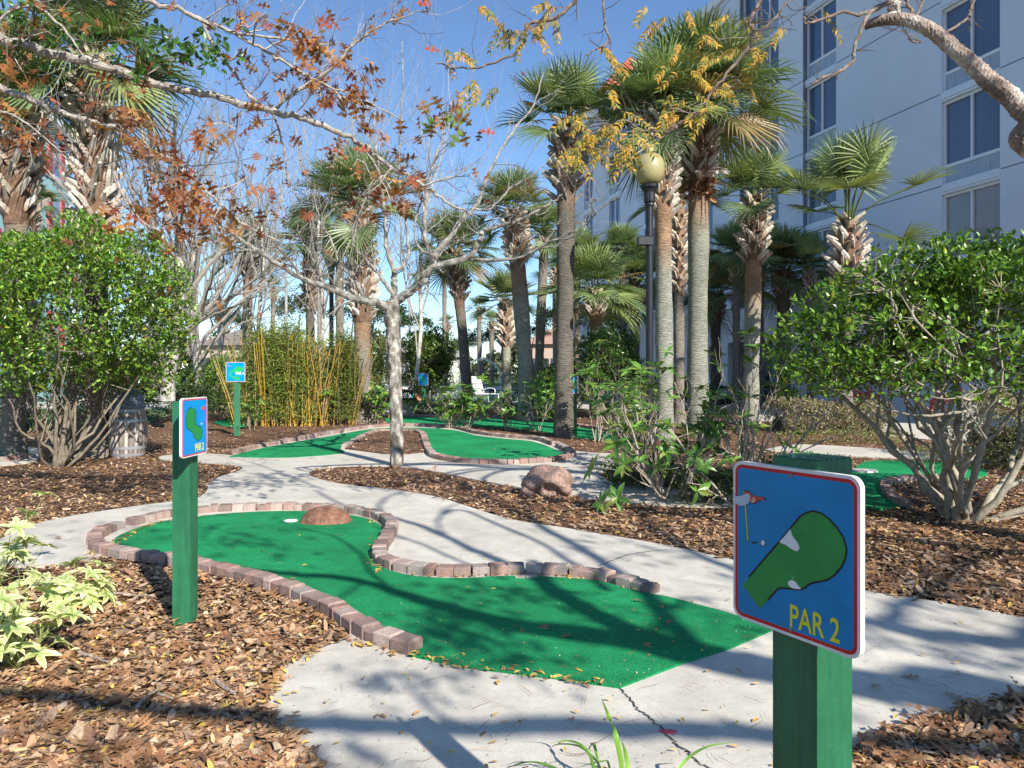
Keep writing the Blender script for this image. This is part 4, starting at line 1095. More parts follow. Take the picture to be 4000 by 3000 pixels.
ol([(848, 660), (852, 620), (850, 585), (838, 540), (832, 490), (828, 430), (820, 370), (812, 320)], 15, 3, .4, 14)
ol([(850, 590), (880, 560), (880, 500), (868, 430), (862, 350), (866, 260), (872, 170), (868, 90)], 8, 2, 1.0, 12)
ol([(852, 655), (880, 632), (908, 611), (936, 577), (1009, 558), (1034, 523), (1051, 495), (1104, 483), (1139, 465), (1184, 444), (1215, 420)], 20, 3, -.6, 16, .6)
ol([(936, 577), (943, 548), (978, 505), (999, 472), (1023, 451), (1041, 416), (1065, 353), (1107, 287), (1153, 224), (1174, 157)], 15, 2.5, .8, 18, .7)
ol([(1005, 560), (1051, 563), (1121, 556), (1174, 530), (1226, 507), (1265, 483), (1300, 450), (1335, 425)], 8, 2, -1.0, 12, .6)
ol([(934, 580), (932, 553), (918, 507), (920, 437), (929, 378), (946, 325), (964, 266), (978, 210)], 12, 2.5, .9, 16, .6)
ol([(932, 553), (905, 535), (895, 500), (905, 450), (925, 400), (985, 380), (1040, 340)], 6, 2, 1.2, 8)
ol([(1023, 451), (1060, 450), (1110, 400), (1150, 380), (1200, 330)], 6, 1.5, 0, 8)
ol([(850, 640), (825, 600), (800, 570), (770, 540), (760, 500), (790, 430), (800, 380), (770, 310)], 9, 2, -.5, 12)
ol([(650, 600), (625, 560), (590, 520), (575, 470), (560, 400)], 6, 2, -.6, 8)
lichen(mb, 0, (.35, .35, .315), 1.0, .1)
mb.build("branches", m_branch, root)
mb = MB(); n = 60; ii = rng.integers(0, len(tips), n)
leaves(mb, [tips[i][0] for i in ii], rdir(n, -.4), rdir(n), rng.uniform(.06, .11, n), .07, pal(n, [(.30, .07, .04), (.35, .14, .06), (.22, .08, .04)]), OAKL)
mb.build("leaves", m_oakleaf, root)

# ------------------------------------------------------------------ bare trees behind
def bare_tree(px, by, label, h, r, lean=0, limbs=9, col=(.27, .25, .225), red=60, d=None, spread=.6, top=None):
    if d is None: d = HC * F / (by - H0)
    X = (px - CX) / F * d
    root = empty("bare_tree", (X, d, 0), label, "tree")
    mb = MB(); z = np.linspace(-.05, h * .55, 14)
    p = np.column_stack([lean * (z / h) ** 1.2 + .06 * np.sin(z * 1.5 + px), .08 * np.sin(z + px), z])
    tube(mb, p, r * np.linspace(1, .62, 14) * (1 + .3 * np.exp(-z.clip(0) / .3)), 12, col, jitter=.06)
    mb.build("trunk", m_bark_oak, root, smooth=True)
    mb = MB(); tips = []
    for i in range(limbs):
        j = int(rng.uniform(.28, 1) * 13); a = i * 2.4 + rng.normal() * .3
        hz = spread * rng.uniform(.6, 1.2)
        grow(mb, p[j], (math.cos(a) * hz, math.sin(a) * hz, 1.0), h * rng.uniform(.35, .55), r * .42, 3, col, 4, .6, .13, .07, tips, .6, 6, .35)
    mb.build("branches", m_branch, root)
    if red:
        mb = MB(); ii = rng.integers(0, len(tips), red)
        leaves(mb, [tips[i][0] for i in ii], rdir(red, -.4), rdir(red), rng.uniform(.05, .09, red), .06, pal(red, [(.24, .06, .045), (.30, .12, .07), (.26, .15, .08)]), DIAM)
        mb.build("leaves", m_oakleaf, root)
    return root
bare_tree(368, 928, "bare grey tree with forked trunk between barrel and bamboo", 8.6, .17, .5, 11, red=260)
bare_tree(428, 893, "second bare tree behind the forked one, trunk hidden by the left bush", 9.5, .16, -.3, 10, red=160, d=22)
bare_tree(902, 0, "tall pale bare tree with thin twigs behind the oak's right limbs", 13.5, .075, .4, 9, red=0, d=27, col=(.40, .385, .36), spread=.38)
bare_tree(700, 0, "tall bare tree rising behind the bamboo clump", 12.5, .08, -.4, 10, red=60, d=26, col=(.34, .32, .30), spread=.45)
bare_tree(560, 0, "bare tree behind the left end of the bamboo", 11.0, .075, .2, 9, red=120, d=24, col=(.32, .30, .28), spread=.5)
bare_tree(1600, 0, "leafless multi-stem shrub before the hotel entrance", 4.3, .05, .0, 10, red=0, d=27.5, col=(.20, .13, .10), spread=.35)
bare_tree(470, 0, "thin bare tree far behind the overhanging oak's tip", 13.5, .08, .3, 11, red=120, d=30, col=(.36, .34, .31), spread=.45)
bare_tree(800, 0, "thin bare tree behind the stout palm", 14.0, .07, -.2, 10, red=40, d=31, col=(.42, .40, .38), spread=.4)
bare_tree(190, 0, "bare tree behind the big left palm", 10.5, .09, .3, 10, red=160, d=20, col=(.30, .28, .26), spread=.5)

# leafy background trees
def leafy_mesh(seed, n=2600, L=.28, cols=((.035, .07, .02), (.05, .095, .028), (.025, .05, .016)), airy=.5):
    global rng
    keep = rng; rng = np.random.default_rng(seed); mb = MB()
    cl = rdir(46); cl[:, 2] = np.abs(cl[:, 2]) * .9 - .25; cl *= rng.uniform(.55, 1.0, (46, 1)); sz = rng.uniform(.14, .32, 46)
    i = rng.integers(0, 46, n)
    c = cl[i] + rdir(n) * (sz[i] * rng.random(n) ** .4)[:, None]
    c[:, 2] = c[:, 2] * .8 + 1.0
    leaves(mb, c, rdir(n, .1), rdir(n, .3), L * .32 * rng.uniform(.6, 1.3, n), L * .2 * rng.uniform(.6, 1.1, n), pal(n, cols, var=.25), DIAM)
    me = mb.mesh("tree_crown", m_leaf_dull); rng = keep; return me
LM = [leafy_mesh(41), leafy_mesh(42, 2200), leafy_mesh(43, 2400, cols=((.06, .085, .03), (.08, .10, .035), (.045, .06, .02)))]
def leafy_tree(px, d, topy, rpx, label, v=0, name="leafy_tree"):
    mm = d / F; X = (px - CX) * mm; zt = HC + (H0 - topy) * mm; R = rpx * mm
    root = empty(name, (X, d, 0), label, "tree", "leafy trees far behind the course")
    link("crown", LM[v], root, (0, 0, zt - 1.72 * min(R, zt * .55)), (R, R, min(R, zt * .55)), rng.uniform(0, 6))
    mb = MB(); limb(mb, [(0, 0, -.1), (.1, 0, zt * .25), (-.05, .1, zt * .5), (.1, 0, zt * .75)], R * .07, R * .02, (.2, .17, .14), 6, R * .6, R * .015, 1)
    mb.build("trunk", m_stem, root)
for a in [(455, 48, 640, 55, "grey green tree behind the left bush's right edge", 2), (505, 55, 665, 45, "dull green tree left of the bamboo", 0), (645, 58, 625, 60, "broad tree rising over the middle of the bamboo", 2), (760, 52, 640, 55, "tree behind the stout palm", 0),
          (835, 70, 640, 60, "dark tree between stout palm and oak trunk", 0), (895, 60, 668, 42, "dark green tree right of the oak trunk", 1), (1040, 66, 700, 42, "dark tree behind the fountain", 1), (1085, 70, 690, 40, "dark tree behind the short caged palm", 0), (1150, 58, 690, 40, "dark tree behind the grey palm", 1),
          (1205, 46, 650, 55, "dark tree filling the gap left of the dark palm", 1), (1270, 48, 640, 60, "dark tree behind the thin grey palm", 0), (1345, 44, 650, 60, "dark tree behind the round bush", 1), (1005, 95, 722, 30, "hazy distant tree right of the tiny palm", 0), (930, 95, 715, 35, "hazy distant tree left of the tiny palm", 2),
          (330, 40, 640, 60, "tree seen through the left bush", 2), (60, 30, 560, 90, "tree behind the left bush", 0), (150, 36, 600, 80, "tree behind the big left palm", 1), (1420, 40, 600, 70, "dark tree behind the lamp post", 0), (1130, 95, 720, 34, "low hazy tree behind the curving palm", 2), (1185, 90, 716, 32, "low hazy tree beside the pink building", 0)]:
    leafy_tree(*a)

mb = MB(); n = 26000
tx = rng.uniform(-95, 75, n); hh = 5.5 + 1.6 * np.sin(tx * .21) + 1.2 * np.sin(tx * .53 + 1) + .7 * np.sin(tx * 1.3)
tz = hh * rng.random(n) ** .7; ty = 122 + rng.normal(size=n) * 2.2
leaves(mb, np.column_stack([tx, ty, tz]), rdir(n), rdir(n, .3), rng.uniform(.5, 1.1, n), .6, pal(n, [(.07, .10, .04), (.10, .125, .055), (.05, .075, .035), (.13, .12, .07)], var=.2), DIAM)
tag(mb.build("treeline", m_leaf_dull), "distant line of dull green trees closing the horizon", "trees", kind="stuff")

# ------------------------------------------------------------------ bushes
def lumpf(dirs, seed, amp=.16):
    r = np.random.default_rng(seed); o = np.ones(len(dirs))
    for k in range(7):
        f = r.normal(size=3) * 3.2; o += amp / 2 * np.sin(dirs @ f + r.uniform(0, 6.28))
    return o
def bush(name, label, cat, group, base, C, R, nleaf, L, cols, stems=12, sr=.018, seed=0, zmin=.25, shell=.5, wl=.5, leafm=None, scol=(.33, .28, .22), per=6, lump=.16, core=None, yel=.06, flat_bottom=None, shape=LEAF, fan=1.0):
    root = empty(name, base, label, cat, group); B = np.array(base)
    C = np.array(C) - B; R = np.array(R)
    m_ = nleaf // per
    dr = rdir(int(m_ * 1.6), .15); rad = (shell + (1 - shell) * rng.random(len(dr)) ** .6) * lumpf(dr, seed, lump)
    c = C + dr * rad[:, None] * R
    keep = c[:, 2] > zmin
    if flat_bottom is not None:
        # arched underside: foliage only above a rising skirt
        hh = np.hypot((c[:, 0] - C[0]) / R[0], (c[:, 1] - C[1]) / R[1]); keep &= c[:, 2] > flat_bottom[0] + flat_bottom[1] * (1 - np.clip(hh, 0, 1))
    c = c[keep][:m_]; dr = dr[keep][:m_]; n = len(c)
    mb = MB()
    cc = np.repeat(c, per, 0) + rng.normal(size=(n * per, 3)) * L * .35
    dd = unit(np.repeat(dr, per, 0) * .7 + rdir(n * per) + np.array([0, 0, .35]))
    nn = unit(rdir(n * per) * .8 + np.array([0, 0, 1.0]) + np.repeat(dr, per, 0) * .5)
    N = n * per; Lc = L * rng.uniform(.65, 1.25, N)
    col = pal(N, cols, var=.22)
    y = rng.random(N) < yel; col[y] = pal(int(y.sum()), [(.30, .34, .03), (.22, .26, .03)], var=.15)
    leaves(mb, cc, dd, nn, Lc, Lc * wl, col, shape)
    mb.build("leaves", leafm or m_leaf, root)
    mb = MB(); nodes = []
    for i in range(stems):
        t = c[rng.integers(0, n)]; a = i * 2.4
        s0 = np.array([math.cos(a), math.sin(a), 0]) * sr * 3.2; h = t * np.array([1, 1, 0])
        p1 = s0 + h * .30 * fan + np.array([0, 0, t[2] * .22]) + rng.normal(size=3) * .05 * R[0]; p2 = s0 + h * min(.62 * fan, .8) + np.array([0, 0, t[2] * .58]) + rng.normal(size=3) * .06 * R[0]
        p = smooth_path([s0 - np.array([0, 0, .05]), p1, p2, s0 + (t - s0) * .9], 4)
        p[2:] += rng.normal(size=(len(p) - 2, 3)) * sr * .6
        tube(mb, p, np.linspace(sr * rng.uniform(.8, 1.3), sr * .25, len(p)), 7, scol, jitter=.1)
        nodes += [p[j] for j in range(4, len(p))]
        for q in range(3):
            j = int(rng.integers(4, len(p) - 1)); tt = c[np.argsort(((c - p[j]) ** 2).sum(1))[rng.integers(0, max(8, n // 12))]]
            pp = smooth_path([p[j], (p[j] + tt) / 2 + rng.normal(size=3) * .05 * R[0], tt], 3)
            tube(mb, pp, np.linspace(sr * .42, sr * .13, len(pp)), 5, scol, jitter=.1, cap=False); nodes += list(pp[1:])
    nodes = np.array(nodes)
    for i in rng.choice(n, min(n, int(n * .45)), replace=False):
        dd_ = ((nodes - c[i]) ** 2).sum(1); j = np.argmin(dd_)
        if dd_[j] > (.20 * R[0]) ** 2: continue
        mid = (nodes[j] + c[i]) / 2 + rng.normal(size=3) * L * .4
        tube(mb, [nodes[j], mid, c[i]], [sr * .16, sr * .12, sr * .07], 3, scol, cap=False)
    mb.build("stems", m_stem, root, smooth=True)
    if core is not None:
        mb = MB(); blob(mb, C, R * core, seed, n=14, rough=.08, col=(.035, .03, .02)); mb.build("dark_core", m_stem, root)  # solid dark core filling the inside of the foliage
    return root
GB = [(.10, .21, .022), (.14, .27, .03), (.19, .33, .04), (.06, .14, .018)]
bush("bush", "large glossy green bush at the left, stems fanning from its base", "bush", None, G(128, 1008), (-6.25, 10.7, 2.1), (1.66, 1.3, 1.44), 30000, .066, GB, 20, .028, 1, .75, .45, .5, per=6, yel=.10, flat_bottom=(.62, .95), scol=(.21, .18, .14))
bush("bush", "large glossy green bush at the right edge with thick pale stems", "bush", None, G(2075, 1122), (4.38, 6.9, 1.40), (1.84, 1.15, 1.32), 32000, .062, GB, 18, .036, 2, .6, .45, .52, per=6, yel=.06, flat_bottom=(1.12, .30), scol=(.33, .30, .235), fan=1.35)
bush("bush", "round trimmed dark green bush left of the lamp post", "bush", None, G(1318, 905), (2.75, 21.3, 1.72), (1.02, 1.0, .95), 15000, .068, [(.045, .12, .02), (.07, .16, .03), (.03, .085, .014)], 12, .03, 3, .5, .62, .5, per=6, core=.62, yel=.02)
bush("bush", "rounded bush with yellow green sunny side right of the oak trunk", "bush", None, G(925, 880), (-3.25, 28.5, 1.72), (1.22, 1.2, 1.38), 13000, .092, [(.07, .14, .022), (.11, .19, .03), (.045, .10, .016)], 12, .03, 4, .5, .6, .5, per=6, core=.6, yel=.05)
bush("bush", "green shrub in front of the trunk behind the tall sign left of the bamboo", "bush", None, G(480, 905), (-8.4, 21.6, 1.0), (.85, .7, .95), 4200, .07, GB, 10, .018, 5, .15, .4, .5, yel=.03)
bush("bush", "leafy shrub between left bush and barrel in the back", "bush", None, G(60, 935), (-10.8, 16.8, .7), (1.6, .8, .75), 4500, .07, [(.05, .12, .02), (.08, .17, .03)], 10, .018, 6, .1, .4, .5, yel=.12)
bush("bush", "low green shrub behind the barrel", "bush", None, G(395, 905), (-8.9, 20.5, .55), (1.2, .7, .55), 3200, .07, [(.05, .10, .03), (.07, .12, .035)], 8, .015, 7, .05, .4, .45)
bush("bush", "bright leafy shrub between curving palm and dark palm", "bush", None, G(1190, 912), (1.02, 19.5, .75), (.55, .5, .7), 2600, .085, [(.04, .10, .015), (.07, .17, .02)], 9, .014, 8, .1, .35, .5, yel=.08)
for i, (px, by, rx, h, lab, cols_) in enumerate([(915, 893, .9, .42, "feathery low green ground shrub right of the distant sign", [(.06, .12, .05), (.09, .15, .06)]), (1080, 893, .95, .45, "feathery low ground shrub under the short caged palm", [(.07, .13, .05), (.10, .16, .06)]),
                                       (985, 889, .8, .45, "feathery low ground shrub behind the middle shrubs", [(.06, .11, .05), (.09, .14, .06)])]):
    q = G(px, by)
    bush("ground_shrub", lab, "shrub", "low ground shrubs", q, (q[0], q[1], h * .45), (rx, .6, h * .6), 3200, .07, cols_, 8, .008, 60 + i, .02, .3, .22, m_leaf_dull, yel=0)

for i, (px, by, rx, h, n_, lab) in enumerate([(1215, 884, 1.0, 1.6, 5200, "dark leafy bush left of the thin grey palm"), (1165, 875, .9, 1.4, 4200, "dark leafy bush behind the curving palm"),
                                             (630, 880, 1.6, 2.2, 5200, "tall loose bush behind the bamboo"), (770, 872, 1.4, 2.6, 5200, "tall green bush behind the stout palm"), (1390, 884, 1.0, 1.3, 4200, "dark bush behind the lamp post foot"), (1475, 880, 1.1, 1.1, 4200, "dark bush behind the two tall palm trunks"), (440, 888, 1.1, 1.6, 4200, "dull bush between barrel and the tall sign"), (250, 905, 1.3, 1.5, 4200, "shrub in the shade behind the big left palm")]):
    q = G(px, by)
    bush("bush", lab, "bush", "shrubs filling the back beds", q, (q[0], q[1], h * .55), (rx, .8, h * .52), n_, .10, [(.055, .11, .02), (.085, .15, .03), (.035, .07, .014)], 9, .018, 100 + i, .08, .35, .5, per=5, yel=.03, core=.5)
def hedge(label, x0, x1, by, zt, cols, n, L, depth=.8, leafm=None, core=True, seed=0, by2=None, group="clipped hedges"):
    a = np.array(G(x0, by)); b_ = np.array(G(x1, by2 or by)); ln = np.linalg.norm(b_ - a); u = (b_ - a) / ln; v = np.array([-u[1], u[0], 0])
    root = empty("hedge", tuple(a), label, "hedge", group)
    s = rng.random(n) * ln; t = rng.normal(size=n) * .42; t = np.clip(t, -1, 1)
    top = zt * (.93 + .10 * np.sin(s * 2.3 + seed) * np.sin(s * .9 + 1) + .05 * rng.normal(size=n)); f = rng.random(n)
    z = np.where(rng.random(n) < .5, top * np.sqrt(np.clip(1 - .35 * t ** 2, .1, 1)), top * f)
    edge = np.where(z < top * .8, np.sign(t) * (depth / 2) * (.85 + .2 * rng.random(n)), t * depth / 2)
    c = u * s[:, None] + v * edge[:, None]; c[:, 2] = z
    mb = MB(); Lc = L * rng.uniform(.6, 1.3, n)
    leaves(mb, c, rdir(n, .5), rdir(n, .5), Lc, Lc * .5, pal(n, cols, var=.25), LEAF if L > .05 else DIAM)
    mb.build("leaves", leafm or m_leaf_dull, root)
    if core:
        mb = MB(); c0 = u * ln / 2; box(mb, (c0[0], c0[1], 0), (ln * .93, depth * .35, zt * .5), math.atan2(u[1], u[0]), (.07, .06, .04), 0, .08); mb.build("dark_core", m_stem, root)  # solid dark box filling the inside of the hedge
PK = [(.20, .22, .09), (.30, .30, .13), (.26, .17, .17), (.14, .17, .06), (.36, .27, .24)]
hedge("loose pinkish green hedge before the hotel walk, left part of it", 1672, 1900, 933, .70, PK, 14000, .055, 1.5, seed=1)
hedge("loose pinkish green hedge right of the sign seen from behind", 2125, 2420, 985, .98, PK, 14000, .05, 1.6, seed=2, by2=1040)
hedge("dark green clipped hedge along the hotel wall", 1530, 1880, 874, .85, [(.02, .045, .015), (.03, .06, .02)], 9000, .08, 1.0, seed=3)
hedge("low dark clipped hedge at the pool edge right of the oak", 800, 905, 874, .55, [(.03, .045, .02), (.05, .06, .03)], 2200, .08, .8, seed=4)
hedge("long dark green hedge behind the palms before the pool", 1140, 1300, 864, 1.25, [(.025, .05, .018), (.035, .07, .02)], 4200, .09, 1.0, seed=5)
hedge("yellowish low plants in the bed beneath the pinkish hedge", 1690, 1960, 957, .20, [(.24, .28, .08), (.12, .17, .05), (.2, .14, .1)], 1800, .05, .7, seed=6, core=False, group="low bedding plants")
hedge("low mixed plants in the bed behind the right bush", 1960, 2330, 1008, .26, [(.10, .15, .05), (.2, .14, .10), (.22, .25, .09)], 2200, .045, .8, seed=7, core=False, group="low bedding plants")
hedge("far dark green hedge left of the bamboo", 350, 500, 868, .8, [(.03, .06, .02), (.04, .07, .025)], 2200, .1, 1.0, seed=8)

# ------------------------------------------------------------------ broadleaf shrubs
BLC = [(.08, .18, .03), (.11, .25, .035), (.05, .12, .022), (.16, .30, .05), (.20, .26, .05)]
def whorl(mb, p, d, n, L, W, cols, bend=.25, out=1.0, midcol=None):
    d = unit(np.array(d, float)); a = rng.uniform(0, 6.28) + np.arange(n) * 2 * math.pi / n + rng.normal(size=n) * .2
    q = unit(np.cross(d, [1, .3, .1])); w = np.cross(d, q)
    rad = np.cos(a)[:, None] * q + np.sin(a)[:, None] * w
    dr = unit(rad * out + d * rng.uniform(.15, .7, n)[:, None]); nr = unit(d - rad * .35)
    Lc = L * rng.uniform(.75, 1.15, n)
    leaves(mb, np.tile(p, (n, 1)), dr, nr + rng.normal(size=(n, 3)) * .15, Lc, W * Lc / L, pal(n, cols, var=.15), LEAF, bend=bend, midcol=midcol)
def broad(label, base, h, spread, n, L, leafp=.75, sr=.013, lvl=2, scol=(.42, .36, .30), lean=(0, 0), kids=3, group="broad leaved shrubs", cols=BLC):
    root = empty("broadleaf_shrub", base, label, "shrub", group)
    mb = MB(); tips = []
    for i in range(n):
        a = i * 2.4 + rng.normal() * .4; sp = spread * rng.uniform(.3, 1.0)
        grow(mb, (math.cos(a) * .05, math.sin(a) * .05, -.03), (math.cos(a) * sp + lean[0], math.sin(a) * sp + lean[1], 1.0), h * rng.uniform(.5, .78), sr * rng.uniform(.7, 1.1), lvl, scol, kids, .55, .15, .06, tips, .58, 6, .5)
    mb.build("stems", m_stem, root, smooth=True)
    mb = MB(); k = 0
    for p, d_ in tips:
        if rng.random() < leafp: whorl(mb, p, d_ + np.array([0, 0, .4]), int(rng.integers(4, 8)), L, L * .42, cols); k += 1
    if k: mb.build("leaves", m_leaf, root)
broad("big leaved shrub with glossy leaves standing left of the large sign", G(1455, 1082), 1.62, 1.05, 15, .155, .78, .017, 2, lean=(-.1, 0))
broad("leafless pruned shrub with pale knobbly stems directly behind the large sign", G(1600, 1098), 1.72, .95, 13, .13, .22, .018, 2, (.44, .38, .32), lean=(.10, 0))
broad("big leaved shrub at the path corner by the lamp post foot", G(1375, 1010), 1.5, .9, 12, .15, .8, .015, 2, lean=(.05, 0))
broad("small leafy shrub peeping over the post of the large sign", G(1700, 1135), .62, .5, 6, .12, .9, .008, 1)
broad("thin stemmed shrub just right of the dark palm foot", G(1292, 955), 1.6, .4, 6, .14, .8, .016, 2)
broad("sparse shrub on the mulch right behind the dark palm", G(1345, 948), 1.4, .5, 6, .13, .7, .012, 2)
broad("dark shrub with upright stems behind the middle green's brick edge", G(975, 926), 1.2, .55, 9, .15, .9, .015, 2)
broad("twin stemmed shrub next to the dark upright one", G(1010, 928), 1.15, .45, 7, .15, .85, .013, 2)
broad("shrub with thin crossing stems in front of the curving palm", G(1098, 930), 1.1, .5, 7, .14, .6, .013, 2)
broad("slender shrub at the foot of the curving palm", G(1160, 932), 1.15, .45, 7, .14, .75, .013, 2)
broad("light green leafy shrub right of the stout palm foot", G(812, 916), 1.0, .45, 8, .15, .95, .012, 2)
broad("green shrub growing out of the bamboo front", G(700, 918), 1.15, .5, 6, .15, .9, .014, 2)
broad("young shrub by the far post of the bamboo", G(545, 928), .8, .5, 5, .13, .8, .010, 2)
# low filler plants under the big leaved shrubs
for i, (px, by, rx, h, n_, lab) in enumerate([(1410, 1052, .62, .42, 3400, "small leaved ground bush under the big leaved shrub"), (1535, 1085, .45, .34, 2200, "small leaved ground bush under the pruned shrub"), (1640, 1070, .4, .4, 1600, "small leaved ground bush behind the large sign"), (1350, 1052, .3, .25, 900, "tiny leaved plant at the path corner")]):
    q = G(px, by)
    bush("ground_bush", lab, "bush", "small leaved ground bushes", q, (q[0], q[1], h * .45), (rx, .38, h * .62), n_, .036, [(.04, .09, .018), (.06, .12, .02), (.09, .15, .03), (.13, .1, .05)], 8, .007, 80 + i, .02, .25, .5, per=5, yel=.02)
# variegated shrubs, lower left
VC = [(.74, .72, .42), (.78, .76, .50), (.66, .68, .34)]
for base, h, spr, n, lab in ((G(45, 1445), .46, .85, 20, "cream and green variegated shrub at the lower left edge"), (G(160, 1322), .26, .8, 11, "small cream variegated shrub beside the nearest green"), (G(-15, 1285), .46, .6, 12, "variegated shrub cut by the left edge of the view")):
    root = empty("variegated_shrub", base, lab, "shrub", "variegated shrubs"); mb = MB(); tips = []
    for i in range(n):
        a = i * 2.4; sp = spr * rng.uniform(.2, 1.1)
        grow(mb, (0, 0, -.02), (math.cos(a) * sp, math.sin(a) * sp, .8), h * rng.uniform(.5, 1.0), .006, 1, (.28, .33, .12), 2, .7, .15, .02, tips, .6, 5, .6)
    mb.build("stems", m_stem, root)
    mb = MB()
    for p, d_ in tips: whorl(mb, p, d_ + np.array([0, 0, .9]), 9, .085, .036, VC, .35, 1.2, midcol=(.30, .44, .13))
    mb.build("leaves", m_leaf_dull, root)

# ------------------------------------------------------------------ bamboo
def bamboo(label, x0, x1, by, zt, ncane, nleaf, yel, dk=1.0):
    a = np.array(G(x0, by)); b_ = np.array(G(x1, by)); w = b_[0] - a[0]
    root = empty("bamboo_clump", ((a[0] + b_[0]) / 2, a[1] + .4, 0), label, "bamboo", "bamboo clumps")
    mb = MB()
    for i in range(ncane):
        x = rng.uniform(-w / 2, w / 2); y = rng.uniform(-.45, .45); L = zt * rng.uniform(.75, 1.0); lx, ly = rng.normal(size=2) * [.26, .2]; lx += .45 * x / w; L *= 1 - .22 * (2 * abs(x) / w) ** 2
        if i < ncane * yel: col = np.array([.50, .30, .04]); y = rng.uniform(-.5, -.1); r = .013
        else: col = np.array([.38, .32, .18]); r = .008
        p = smooth_path([(x, y, -.05), (x + lx * .4, y + ly * .4, L * .45), (x + lx, y + ly, L)], 5)
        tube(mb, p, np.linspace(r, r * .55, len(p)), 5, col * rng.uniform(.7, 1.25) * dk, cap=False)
    mb.build("canes", m_cane, root)
    mb = MB(); n = nleaf
    z = zt * (1 - rng.random(n) ** 1.25 * .93); z[: n // 12] = rng.uniform(.05, zt, n // 12)
    k = 46; cx_ = rng.uniform(-w / 2, w / 2, k); cz = rng.uniform(.3, zt, k); j = rng.integers(0, k, n)
    bx = rng.uniform(-w / 2 - .1, w / 2 + .1, n) * .4 + (cx_[j] + rng.normal(size=n) * .15) * .6
    z = z * .55 + np.minimum(z, cz[j] + rng.normal(size=n) * .2) * .45
    z = z * (1 - .16 * (2 * np.abs(bx) / w) ** 2 + .10 * np.sin(bx * 5 + 1) * np.sin(bx * 2.3) + .05 * rng.normal(size=n))
    bx = bx * (1 + .12 * z / zt)
    c = np.column_stack([bx, rng.uniform(-.6, .55, n), np.clip(z, .04, None)])
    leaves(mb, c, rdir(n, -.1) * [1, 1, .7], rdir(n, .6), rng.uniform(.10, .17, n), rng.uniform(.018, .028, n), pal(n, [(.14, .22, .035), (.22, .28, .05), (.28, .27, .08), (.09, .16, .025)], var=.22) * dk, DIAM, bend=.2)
    mb.build("leaves", m_leaf_dull, root)
bamboo("yellow cane bamboo clump with feathery green tops left of the stout palm", 498, 700, 921, 2.62, 150, 19000, .38)
bamboo("darker shaded bamboo clump against the stout palm", 700, 768, 919, 2.5, 60, 7000, .3, .7)  # dk puts the shade into the cane and leaf colours
bamboo("wispy bamboo strands between stout palm and oak", 800, 840, 905, 2.6, 18, 1300, .3)

# ------------------------------------------------------------------ left overhanging oak (limbs with dry leaves)
LT = np.array([-6.6, 4.9, 0.0])
root = empty("overhanging_oak", tuple(LT), "oak reaching in from the left with pale limbs and rust coloured leaves", "tree")
def rl(pts): return [tuple(np.array(p) - LT) for p in pts]
mb = MB(); limb(mb, [(0, 0, -.1), (.05, 0, 1.2), (0, .1, 2.6), (.15, .1, 4.0), (.1, 0, 6.0)], .22, .13, (.36, .33, .29), 0, sides=14, jit=.05); mb.build("trunk", m_bark_oak, root, smooth=True)
mb = MB(); tips = []; LCc = (.37, .34, .30)
def ll(pts, w0, w1, d0, d1, tw=8, tl=.45, lvl=2, k=6, trunk=None):
    mm = (d0 + d1) / 2 / F; p3 = px3(pts, d0, d1)
    if trunk: p3 = [tuple(LT + np.array(trunk))] + p3
    return limb(mb, rl(p3), w0 / 2 * mm, w1 / 2 * mm, LCc, tw, tl, .006, lvl, 10, k, .05, tips, start=.15)
ll([(-150, 45), (0, 84), (70, 105), (210, 140), (332, 178), (455, 206), (577, 238), (682, 266), (771, 306), (834, 353), (901, 392), (964, 434), (1020, 465)], 25, 4, 5.2, 5.6, 16, .5, trunk=(.1, .1, 3.3))
ll([(-150, 165), (0, 192), (70, 217), (140, 245), (210, 266), (262, 281), (285, 308), (315, 336), (385, 353), (437, 402), (490, 455), (525, 483), (600, 520)], 17, 4, 5.4, 5.9, 18, .5, trunk=(.1, .1, 2.7))
ll([(-120, -160), (150, -80), (315, 0), (385, 21), (437, 45), (507, 73), (560, 101), (612, 133), (665, 164), (700, 182), (780, 212), (870, 262)], 13, 3, 4.9, 5.5, 16, .45, trunk=(.1, .1, 4.4))
ll([(588, 238), (647, 192), (717, 147), (754, 105), (789, 77), (834, 49), (876, 35), (929, 17)], 9, 2, 5.4, 5.2, 12, .4)
ll([(437, 45), (455, 90), (483, 130), (507, 158), (542, 210), (588, 245), (612, 315), (623, 385), (650, 440)], 8, 3, 5.3, 5.6, 10, .4)
ll([(262, 281), (255, 320), (245, 370), (265, 420), (290, 470), (305, 525), (330, 570)], 7, 3, 5.7, 6.0, 9, .4)
ll([(-30, 60), (60, 10), (120, 45), (160, 90), (185, 130)], 7, 3, 5.0, 5.0, 6, .35)
ll([(315, 336), (330, 380), (355, 430), (372, 470), (400, 500), (420, 540)], 7, 3, 5.7, 6.0, 8, .4)
ll([(0, 240), (40, 255), (100, 300), (150, 350), (190, 400)], 5, 2, 4.8, 5.2, 6, .3)
ll([(510, 73), (600, 82), (680, 95), (740, 92)], 6, 2, 5.1, 5.3, 7, .4)
ll([(771, 306), (800, 340), (850, 420), (870, 500)], 5, 2, 5.6, 5.8, 5, .4)
mb.build("branches", m_branch, root)
